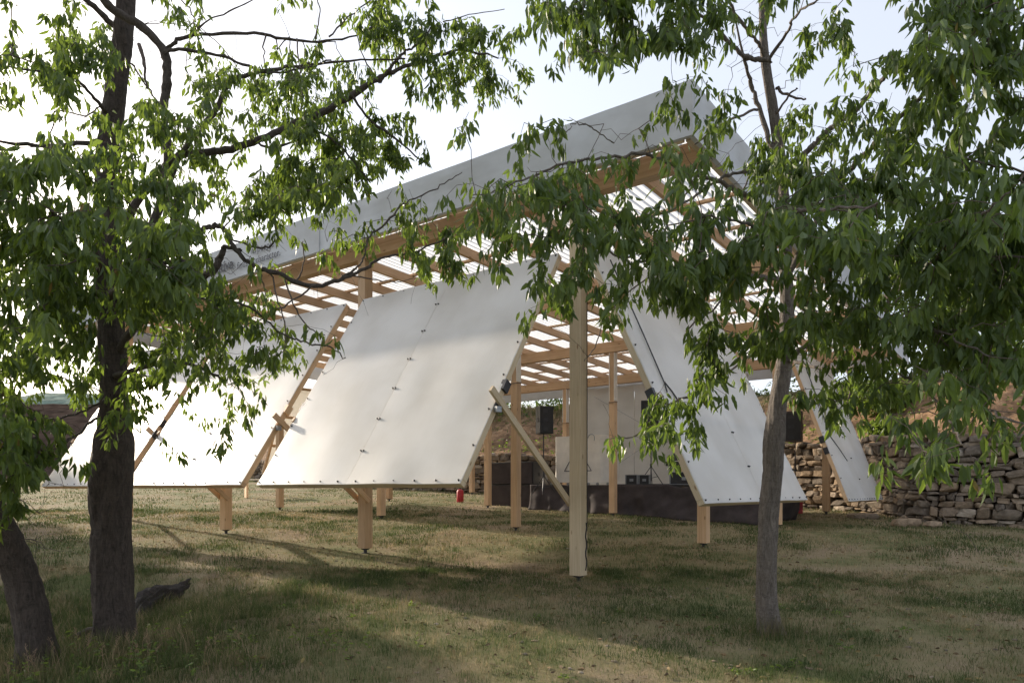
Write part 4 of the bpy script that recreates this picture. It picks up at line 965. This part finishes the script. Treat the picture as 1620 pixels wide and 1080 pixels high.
# --- the slim right tree
A2 = [(1240, 400, 4.6), (1100, 320, 5.2), (800, 350, 5.4), (950, 50, 5.8), (1090, 100, 5.9), (1200, 250, 7.5), (1300, 60, 6.5), (1300, 180, 7), (1500, 100, 5.0), (1550, 250, 5.0), (1400, 300, 6), (1350, 380, 4.3), (1560, 320, 4.2), (1450, 480, 4.8), (1550, 500, 5.0), (1560, 640, 4.4), (1540, 750, 3.9), (1440, 720, 4.3), (1300, 560, 6), (1150, 540, 6.5), (1330, 640, 6.0), (1050, 680, 6.8), (950, 560, 7), (1100, 430, 5.2), (900, 430, 5.2), (1200, 480, 5.8), (1700, 400, 4.5), (1200, -150, 7)]
def own2(x, y): return ~((x < 832) & (y < 200)) & ~((x < 700) & (y < 360)) & ~((x < 762) & (y >= 360)) & (x >= 700)
def ext2(x, y, d):
    d = np.where((y > 640) & (x < 940), 0, d)
    d = np.where((x > 1620) & (y > 700), 0, d)
    return d * np.where(y < -200, 0.4, 1)
cl2 = foliage(own2, A2, 700, 1760, -330, 830, 0.40, leaf_n=7, ext=ext2, gain=1.38)
T2Y = 8.3
trunk2 = [(1219, 1012, T2Y, 34), (1213, 950, T2Y, 31), (1213, 880, T2Y, 30), (1217, 800, T2Y, 29), (1223, 745, T2Y, 28), (1224, 700, T2Y, 31), (1231, 640, T2Y, 27), (1240, 580, T2Y, 25), (1245, 500, T2Y, 22), (1244, 420, T2Y, 20), (1241, 330, T2Y, 18), (1234, 250, T2Y, 17), (1222, 170, T2Y, 15), (1212, 110, T2Y, 14), (1207, 50, T2Y, 12), (1206, -50, T2Y, 10), (1205, -170, T2Y, 7), (1200, -320, T2Y, 3)]
limbs2 = [
 [(1237, 290, T2Y, 11), (1228, 250, 8.3, 10), (1203, 173, 8.3, 9), (1190, 133, 8.3, 8), (1180, 100, 8.2, 6), (1165, 40, 8.1, 3)],
 [(1211, 102, T2Y, 11), (1195, 94, 8.2, 10), (1180, 87, 8.1, 9), (1147, 63, 7.6, 8), (1100, 20, 7.0, 6), (1020, -10, 6.4, 5), (950, -10, 5.9, 3)],
 [(1208, 95, T2Y, 8), (1197, 70, 8.2, 7), (1180, 40, 8.1, 7), (1153, 0, 8.0, 6), (1120, -70, 7.8, 3)],
 [(1215, 95, T2Y, 7), (1240, 60, 8.1, 6), (1265, 27, 7.8, 5), (1297, 6, 7.4, 4), (1350, -20, 7, 3)],
 [(1243, 268, T2Y, 13), (1268, 245, 8.2, 12), (1293, 223, 8.1, 12), (1320, 200, 8.0, 11), (1347, 180, 7.9, 10), (1380, 145, 7.8, 9), (1405, 122, 7.6, 8), (1450, 90, 7.2, 6), (1510, 60, 6.5, 4), (1560, 50, 6, 3)],
 [(1245, 440, T2Y, 12), (1290, 360, 8.0, 11), (1330, 295, 7.6, 10), (1375, 240, 7.0, 9), (1420, 197, 6.4, 8), (1463, 147, 6.0, 8), (1500, 117, 5.8, 8), (1567, 57, 5.5, 7), (1625, 8, 5.3, 6), (1700, -60, 5.2, 4)],
 [(1242, 360, T2Y, 12), (1205, 332, 7.9, 11), (1172, 312, 7.5, 10), (1135, 286, 7.1, 9), (1103, 275, 6.8, 8), (1058, 256, 6.4, 7), (1018, 249, 6.1, 6), (950, 250, 5.8, 5), (890, 262, 5.6, 5), (830, 281, 5.5, 4), (780, 300, 5.4, 3), (740, 312, 5.4, 2)],
 [(1242, 300, T2Y, 9), (1225, 288, 8.1, 8), (1185, 275, 7.8, 7), (1150, 282, 7.4, 6), (1110, 300, 7.0, 5), (1060, 330, 6.4, 4), (1010, 350, 5.9, 2)],
 [(967, 233, 5.9, 2.5), (950, 208, 5.9, 2.5), (927, 197, 5.9, 2.5), (905, 202, 5.9, 2), (897, 212, 5.9, 1.5)],
 [(1245, 450, T2Y, 11), (1227, 440, 7.8, 10), (1180, 435, 7.1, 8), (1140, 427, 6.6, 7), (1080, 420, 6.0, 6), (1000, 398, 5.6, 5), (930, 385, 5.4, 4), (860, 375, 5.3, 3), (800, 385, 5.3, 2)],
 [(1245, 440, T2Y, 11), (1262, 442, 8.0, 9), (1313, 467, 7.2, 7), (1393, 502, 6.0, 6), (1450, 522, 5.2, 5), (1492, 532, 4.6, 4), (1560, 560, 4.2, 3)],
 [(1243, 590, T2Y, 12), (1262, 558, 8.2, 11), (1293, 538, 8.0, 10), (1333, 517, 7.6, 9), (1400, 470, 6.8, 8), (1500, 420, 5.5, 7), (1580, 400, 4.6, 5), (1660, 390, 4.3, 4)],
 [(1244, 570, T2Y, 8), (1265, 574, 8.0, 7), (1300, 578, 7.4, 6), (1340, 582, 6.8, 6), (1397, 593, 6.0, 6), (1447, 608, 5.4, 6), (1500, 625, 4.8, 5), (1573, 652, 4.2, 5), (1625, 680, 3.9, 4), (1700, 700, 3.8, 3)],
 [(1447, 608, 5.4, 4), (1480, 640, 4.7, 4), (1510, 680, 4.0, 4), (1540, 705, 3.5, 3)],
 [(1242, 520, T2Y, 8), (1205, 545, 7.9, 7), (1160, 580, 7.5, 5), (1105, 620, 7.1, 4), (1064, 638, 7.0, 4), (1035, 662, 6.9, 3), (1007, 685, 6.8, 3), (965, 695, 6.8, 2)],
 [(1242, 390, T2Y, 12), (1255, 350, 7.0, 11), (1265, 335, 5.8, 10), (1280, 330, 4.8, 8), (1320, 330, 4.1, 6), (1380, 335, 3.8, 4)],
 [(1400, 470, 6.8, 7), (1470, 400, 5.0, 6), (1530, 340, 4.0, 5), (1600, 310, 3.6, 4)],
 [(1244, 400, T2Y, 11), (1220, 370, 7.0, 9), (1200, 360, 5.8, 7), (1170, 355, 5.1, 5), (1110, 340, 5.0, 3)],
 [(1180, 435, 7.1, 5), (1140, 480, 6.8, 4), (1090, 520, 6.8, 3)], [(1080, 420, 6.0, 4), (1000, 450, 6.4, 3), (955, 505, 6.9, 2.5), (942, 545, 7.0, 2), (925, 575, 7.0, 1.5)]]
bare2 = [[(1222, 190, T2Y, 4), (1250, 150, 8.1, 3), (1262, 140, 8.0, 2)], [(1228, 140, T2Y, 5), (1250, 152, 8.2, 4), (1275, 158, 8.1, 3)], [(1103, 278, 6.8, 4), (1090, 300, 6.8, 3), (1070, 330, 6.8, 2)],
 [(1185, 277, 7.8, 3), (1175, 300, 7.8, 2), (1165, 320, 7.8, 1.5)], [(1310, 210, 8.0, 3), (1316, 235, 7.9, 2), (1314, 262, 7.9, 2)], [(1470, 57, 5.9, 3), (1463, 100, 5.9, 2), (1470, 140, 5.9, 3)],
 [(1197, 173, 8.2, 4), (1160, 188, 7.8, 4), (1130, 205, 7.5, 3), (1100, 228, 7.3, 2)], [(1340, 582, 6.8, 4), (1345, 610, 6.6, 3), (1340, 650, 6.5, 2)]]
t2r, pos2 = tree('slim grey barked cherry tree on the right, drooping in front of the pavilion corner', trunk2, limbs2, cl2, M['barkR'], M['leafR'], 'cherry trees', 7, (0.056, 0.110), bare2)

# --- background and side trees: rounder crowns made of many clumps
def bush(label, name, cat, x, y, rx, rz, trunk_h, nleaf, ls, group, tb=0.0, clumps=26, mt='leafB', fl=False):
    g = gz(x, y); r = empty(name, (x, y, g)); tag(r, label, cat, group)
    cz = g + trunk_h + rz * 0.75
    cen = rng.normal(size=(clumps, 3)); cen /= np.linalg.norm(cen, axis=1, keepdims=True); cen *= rng.uniform(0.35, 0.95, clumps)[:, None]
    cen = cen * (rx * 0.85, rx * 0.85, rz * 0.85) + (x, y, cz); cen[:, 2] = np.maximum(cen[:, 2], g + trunk_h * 0.6 + 0.25 * rz)
    rad = rng.uniform(0.18, 0.42, clumps) * rx
    if trunk_h > 0.3:
        pts = [(Vector((x, y, g - 0.1)), 0.055 * rx + 0.04), (Vector((x + 0.05 * rx, y, g + trunk_h * 0.6)), 0.045 * rx + 0.03), (Vector((x - 0.04 * rx, y, cz)), 0.025 * rx + 0.02), (Vector((x, y, cz + rz * 0.6)), 0.01)]
        limb_mesh('trunk', pts, M['barkR'], r, 0.05, 9, 4)
        for k in range(min(clumps, 12)):
            c_ = Vector(cen[k]); a_ = Vector((x, y, g + trunk_h * (0.7 + 0.05 * k)))
            limb_mesh('limb', [(a_, 0.02 * rx + 0.012), ((a_ + c_) / 2 + Vector((0, 0, 0.1 * rx)), 0.014 * rx + 0.008), (c_, 0.008)], M['barkR'], r, 0.03, 6, 3)
    k = rng.integers(0, clumps, nleaf); d = rng.normal(size=(nleaf, 3)); d /= np.linalg.norm(d, axis=1, keepdims=True)
    p = cen[k] + d * (rad[k] * rng.uniform(0.3, 1.0, nleaf) ** 0.4)[:, None] * (1, 1, 0.75)
    p[:, 2] = np.maximum(p[:, 2], g + 0.03)
    dirs = d * 0.6 + rng.normal(size=(nleaf, 3)) * 0.5 + (0, 0, -0.35)
    ln = rng.uniform(ls * 0.7, ls * 1.3, nleaf); tone = np.clip(0.3 + 0.3 * rng.uniform(0, 1, clumps)[k] + 0.25 * rng.uniform(0, 1, nleaf) + tb, 0, 0.9)
    V, tri, quad, tn = leaf_arrays(p, dirs, ln, ln * rng.uniform(0.4, 0.6, nleaf), tone)
    link('crown', np_mesh('crown', V, [tri, quad], tn), M[mt], r)
    return r
BT = 'trees behind the pavilion on the upper terrace'
for (x, y, rx, rz, th_, n, lab) in (
    (15.5, 31.0, 3.4, 3.2, 2.2, 9000, 'broad leafy tree on the terrace right behind the slim cherry trunk'),
    (21.0, 32.0, 3.6, 3.4, 2.0, 9000, 'leafy terrace tree behind the red car, rightmost of the background trees'),
    (10.5, 36.0, 2.8, 2.4, 1.2, 7000, 'leafy terrace tree behind the right end of the pavilion'),
    (5.0, 40.5, 3.0, 3.0, 1.2, 8000, 'low tree on the bank behind the white back sheets'),
    (12.6, 31.3, 2.8, 2.8, 1.2, 8000, 'small round terrace tree behind the flap with the brown loudspeaker'),
    (18.3, 27.0, 2.4, 2.2, 1.2, 7000, 'small terrace tree above the middle of the stone wall'),
    (8.3, 37.5, 2.8, 2.8, 1.0, 8000, 'bushy tree on the bank behind the right front flap'),
    (26.5, 34.0, 3.6, 3.6, 2.2, 8000, 'leafy tree on the terrace just outside the right edge')):
    bush(lab, 'background_tree', 'tree', x, y, rx, rz, th_, n, 0.17, BT)
SB = 'shrubs along the top of the earth bank'
for k, (x, y, rx, rz) in enumerate(((2.2, 38.2, 2.2, 1.9), (-1.0, 39.6, 2.2, 1.8), (13.8, 27.2, 1.2, 0.8), (16.6, 24.3, 0.9, 0.6), (-6.5, 43.0, 2.6, 1.8), (12.6, 24.2, 0.7, 0.45))):
    lab = ['bright green shrub on the bank above the black subwoofers', 'green shrub on the bank left of the one above the subwoofers', 'green shrub above the wall behind the small right flap', 'small shrub on the terrace edge at the right', 'wide shrub on the bank behind the nearest front flap', 'tiny shrub growing from the wall top beside the brown loudspeaker'][k]
    bush(lab, 'shrub', 'shrub', x, y, rx, rz, 0.0, 4200, 0.13, SB, 0.1, 20)
# unseen trees added left of the view to shade the meadow
SG = 'unseen shade trees added left of the view'
for k, (x, y, rx, rz, th_) in enumerate(((-14.9, 16.0, 2.6, 3.0, 1.2), (-17.9, 20.0, 2.4, 4.2, 1.4), (-22.6, 24.4, 2.5, 5.0, 1.6), (-27.0, 29.0, 2.6, 5.6, 2.0))):
    bush('unseen tree added outside the left edge of the view for its shade, %s one counted from the nearest' % ['first', 'second', 'third', 'fourth', 'fifth', 'sixth'][k], 'shade_tree', 'tree', x, y, rx, rz, th_, 9000, 0.24, SG, 0, 34)

# ------------------------------------------------------------------ grass
def blades(n, xr, yr, hmin, hmax, dens, tone_f, wid, lean=0.5, bank=False):
    x = rng.uniform(*xr, n); y = rng.uniform(*yr, n); keep = (np.abs(x) < 0.95 * y + 1.2) & (bank | (wall_sd(x, y) < -0.15)); x, y = x[keep], y[keep]
    d = dens(x, y); keep = rng.random(len(x)) < d; x, y, d = x[keep], y[keep], d[keep]; n = len(x)
    z = ground_z(x, y); h = rng.uniform(hmin, hmax, n) * (0.6 + 0.6 * d) ; a = rng.uniform(0, 6.283, n); le = rng.uniform(0.05, lean, n) * h
    w_ = wid * rng.uniform(0.6, 1.3, n) * np.clip(y / 11, 0.8, 2.2); ca, sa = np.cos(a), np.sin(a); b = rng.uniform(0, 6.283, n); cb, sb = np.cos(b) * le, np.sin(b) * le
    v0 = np.stack([x - ca * w_, y - sa * w_, z - 0.01], 1); v1 = np.stack([x + ca * w_, y + sa * w_, z - 0.01], 1)
    v2 = np.stack([x + ca * w_ * .7 + cb * .35, y + sa * w_ * .7 + sb * .35, z + h * .55], 1); v3 = np.stack([x - ca * w_ * .7 + cb * .35, y - sa * w_ * .7 + sb * .35, z + h * .55], 1)
    v4 = np.stack([x + cb, y + sb, z + h * 0.95], 1)
    V = np.stack([v0, v1, v2, v3, v4], 1).reshape(-1, 3); o = (np.arange(n) * 5)[:, None]
    return V, o + np.array([[0, 1, 2, 3]]), o + np.array([[3, 2, 4]]), np.repeat(np.clip(tone_f(x, y) + rng.normal(size=n) * 0.15 + 0.9 * (fbm(x * 7, y * 7, 2) - 0.5), 0, 1), 5)
def green(x, y): return sstep(0.38, 0.78, fbm(x * 0.8 + 2, y * 0.8, 5)) 
def near_left(x, y): return sstep(-0.5, -4.0, x) * sstep(12.5, 9.0, y)
parts = []
pa = lambda x, y: np.clip(0.25 + 0.9 * fbm(x * 1.3, y * 1.3 + 4, 3) - 0.35 + 0.5 * green(x, y) + 0.4 * near_left(x, y), 0.06, 1)
tn = lambda x, y: 0.68 - 0.55 * np.maximum(green(x, y), 0.9 * near_left(x, y)) - 0.25 * sstep(14, 8, y) * fbm(x * 2, y * 2)
parts.append(blades(430000, (-11.5, 12), (6.0, 12.5), 0.02, 0.085, pa, tn, 0.0030, 1.1))
parts.append(blades(260000, (-20, 21), (12.0, 24), 0.025, 0.095, pa, tn, 0.0038, 0.9))
parts.append(blades(60000, (-26, 18), (22, 40), 0.02, 0.09, pa, tn, 0.006, 0.8))
tuft = lambda x, y: np.clip(sstep(0.60, 0.80, vnoise(x * 2.6, y * 2.6)) * sstep(0.40, 0.6, fbm(x * .6, y * .6 + 9)), 0, 1)
parts.append(blades(110000, (-10, 10), (6.0, 16), 0.05, 0.13, tuft, lambda x, y: 0.18 + 0.2 * fbm(x, y), 0.0026, 0.7))
nl = lambda x, y: near_left(x, y) * np.clip(1.6 * fbm(x * 1.6, y * 1.6) - 0.3, 0.05, 1)
parts.append(blades(110000, (-8.5, 1.0), (6.0, 11.5), 0.07, 0.26, nl, lambda x, y: 0.2 + 0.35 * fbm(x * 2, y * 2), 0.003, 0.7))
t2 = at(1217, 0, T2Y)
b2d = lambda x, y: np.exp(-(((x - t2.x) / 0.42) ** 2 + ((y - t2.y + 0.1) / 0.35) ** 2))
parts.append(blades(8000, (t2.x - 1.2, t2.x + 1.2), (t2.y - 1.1, t2.y + 0.9), 0.08, 0.30, b2d, lambda x, y: 0.28 + 0.2 * fbm(x * 3, y * 3), 0.0032, 0.6))
t1 = at(181, 0, T1Y)
b1d = lambda x, y: np.exp(-(((x - t1.x + 0.2) / 1.1) ** 2 + ((y - t1.y + 0.7) / 0.6) ** 2))
parts.append(blades(22000, (t1.x - 2.4, t1.x + 2), (t1.y - 2.0, t1.y + 0.8), 0.10, 0.34, b1d, lambda x, y: 0.2 + 0.5 * fbm(x * 3, y * 3), 0.003, 0.6))
bankd = lambda x, y: sstep(0.25, 0.6, wall_sd(x, y)) * sstep(14, 8, wall_sd(x, y)) * np.clip(2.4 * fbm(x * 0.9, y * 0.9) - 0.7, 0, 1) * (0.12 + 0.88 * sstep(2.5, 5.5, wall_sd(x, y)))
parts.append(blades(120000, (-14, 26), (16, 52), 0.12, 0.42, bankd, lambda x, y: 0.35 + 0.35 * fbm(x, y), 0.010, 0.7, True))
wb = lambda x, y: sstep(-1.6, -0.2, wall_sd(x, y)) * np.clip(2 * fbm(x, y) - 0.4, 0, 1)
parts.append(blades(60000, (-12, 20), (14, 40), 0.06, 0.16, wb, lambda x, y: 0.3 + 0.2 * fbm(x, y), 0.006, 0.6))
Vs, Q, Tt, tn_, nv = [], [], [], [], 0
for V, q, t, s in parts: Vs.append(V); Q.append(q + nv); Tt.append(t + nv); tn_.append(s); nv += len(V)
go = link('grass', np_mesh('grass', np.concatenate(Vs), [np.concatenate(Q), np.concatenate(Tt)], np.concatenate(tn_)), M['grass'])
tag(go, 'short dry and green grass with tufts covering the meadow', 'grass', kind='stuff')
# broad leaved weeds and dry seed stems at the foot of the left trunks
vs_, tr_, qu_, to_, nv = [], [], [], [], 0
cl = []
for k in range(110):
    u = rng.normal(size=2); x = -4.2 + u[0] * 1.3; y = 7.25 + u[1] * 0.45
    if y < 6.0 or abs(x) > 0.76 * y: continue
    h = rng.uniform(0.06, 0.30); g = gz(x, y)
    for s in range(7): cl.append((x + rng.normal() * 0.02, y + rng.normal() * 0.02, g + h * (s + 1) / 7))
for k in range(60):
    x = rng.uniform(-7, 6); y = rng.uniform(6.2, 9.5); 
    if fbm(np.array([x * 1.5]), np.array([y * 1.5]))[0] < 0.5: continue
    g = gz(x, y)
    for s in range(8): cl.append((x + rng.normal() * 0.035, y + rng.normal() * 0.035, g + rng.uniform(0.01, 0.06)))
cl = np.array(cl); n = len(cl) * 2; base = np.repeat(cl, 2, 0); an = rng.uniform(0, 6.283, n)
dirs = np.stack([np.cos(an), np.sin(an), rng.uniform(-0.1, 0.8, n)], 1); ln = rng.uniform(0.025, 0.065, n)
V, tri, quad, t_ = leaf_arrays(base, dirs, ln, ln * 0.38, np.clip(rng.uniform(0.3, 0.85, n), 0, 0.9))
wd_ = link('weeds', np_mesh('weeds', V, [tri, quad], t_), M['leafB']); tag(wd_, 'low broad leaved weeds around the foot of the left trunks', 'weeds', kind='stuff')
mb = MB()
for k in range(20):
    u = rng.normal(size=2); x = -3.75 + u[0] * 0.55; y = 7.0 + u[1] * 0.3; g = gz(x, y); h = rng.uniform(0.25, 0.48); a = rng.uniform(0, 6.28); l = rng.uniform(0.05, 0.16)
    mb.tube([(x, y, g), (x + math.cos(a) * l * .4, y + math.sin(a) * l * .4, g + h * .6), (x + math.cos(a) * l, y + math.sin(a) * l, g + h)], [0.0016, 0.0013, 0.0008], 4)
    for s in range(12):
        q = 0.62 + 0.38 * s / 12; px_, py_, pz_ = x + math.cos(a) * l * q, y + math.sin(a) * l * q, g + h * q; b = rng.uniform(0, 6.28); e = 0.022
        mb.tube([(px_, py_, pz_), (px_ + math.cos(b) * e, py_ + math.sin(b) * e, pz_ + 0.02)], [0.0008, 0.0018], 4)
M['dry'] = plain('dry_stem', (0.34, 0.22, 0.14), 0.8, 0, 0.2, 20)
tag(mb.build('dry_grass_stems', M['dry']), 'dry reddish seed heads of tall grass in front of the thick left trunk', 'grass', kind='stuff')

# small stones and fallen leaves lying in the grass
n = 900; x = rng.uniform(-12, 14, n); y = 6.3 + 16 * rng.random(n) ** 1.6; k_ = (np.abs(x) < 0.75 * y) & (wall_sd(x, y) < -0.3); x, y = x[k_], y[k_]; z = ground_z(x, y); Vs, Fs, Ts = [], [], []
for i in range(len(x)):
    r_ = rng.uniform(0.008, 0.03); v = IV[:, :] * (r_ * rng.uniform(0.8, 1.5), r_, r_ * 0.55) * (1 + 0.12 * np.sin(IV @ rng.normal(size=3) * 3)[:, None]); Vs.append(v + (x[i], y[i], z[i] + 0.004)); Fs.append(IF + i * len(IV)); Ts.append(np.full(len(IV), rng.uniform(0.2, 0.9)))
tag(link('pebbles', np_mesh('pebbles', np.concatenate(Vs), [np.concatenate(Fs)], np.concatenate(Ts)), M['stone']), 'small stones scattered in the thin grass', 'pebbles', kind='stuff')
n = 2600; x = rng.uniform(-10, 10, n); y = 6.2 + 10 * rng.random(n) ** 1.3; z = ground_z(x, y) + rng.uniform(0.012, 0.035, n); an = rng.uniform(0, 6.283, n)
ln = rng.uniform(0.04, 0.085, n); V, tri, quad, t_ = leaf_arrays(np.stack([x, y, z], 1), np.stack([np.cos(an), np.sin(an), rng.uniform(0.1, 0.4, n)], 1), ln, ln * 0.42, rng.uniform(0, 1, n))
M['litter'] = attr_mat('dead_leaf', [(0.0, (0.10, 0.065, 0.035)), (0.6, (0.22, 0.15, 0.075)), (1.0, (0.30, 0.24, 0.09))], 0.8)
tag(link('fallen_leaves', np_mesh('fallen_leaves', V, [tri, quad], t_), M['litter']), 'dry fallen leaves scattered over the meadow under the trees', 'leaves', kind='stuff')

n = 26000; x = rng.uniform(-14, 26, n); y = rng.uniform(17, 50, n); d_ = wall_sd(x, y); k_ = (d_ > 0.2) & (d_ < 9) & (np.abs(x) < 0.8 * y) & (fbm(x * 0.7 + 4, y * 0.7) > 0.47 - 0.10 * sstep(2.5, 5.5, d_)) ; x, y = x[k_], y[k_]
hgt = 0.9 * np.clip((fbm(x * 0.7 + 4, y * 0.7) - 0.42) * 4, 0, 1); z = ground_z(x, y) + rng.random(len(x)) * hgt; n = len(x); an = rng.uniform(0, 6.283, n); ln = rng.uniform(0.08, 0.20, n)
V, tri, quad, t_ = leaf_arrays(np.stack([x, y, z], 1), np.stack([np.cos(an), np.sin(an), rng.uniform(-0.3, 0.7, n)], 1), ln, ln * 0.5, rng.uniform(0.1, 0.9, n))
tag(link('bank_scrub', np_mesh('bank_scrub', V, [tri, quad], t_), M['leafB']), 'green scrub creeping over the earth bank above the stone wall', 'scrub', kind='stuff')
# cables on the stage and the grass in front of it
for a_, b_, lab in (((5.6, 10.9), (3.2, 11.3), 'black cable lying on the stage beside the equipment cases'), ((2.2, 10.2), (0.2, 10.9), 'black cable on the grass at the right end of the stage')):
    pts = []
    for k in range(14):
        f_ = k / 13; p = W(a_[0] + (b_[0] - a_[0]) * f_, a_[1] + (b_[1] - a_[1]) * f_ + 0.15 * math.sin(f_ * 9)); pts.append((p.x, p.y, SZ + 0.015 if a_[1] > 10.5 else gz(p.x, p.y) + 0.02))
    tag(MB().tube(pts, 0.014, 6).build('cable', M['black'], None, None), lab, 'cable')
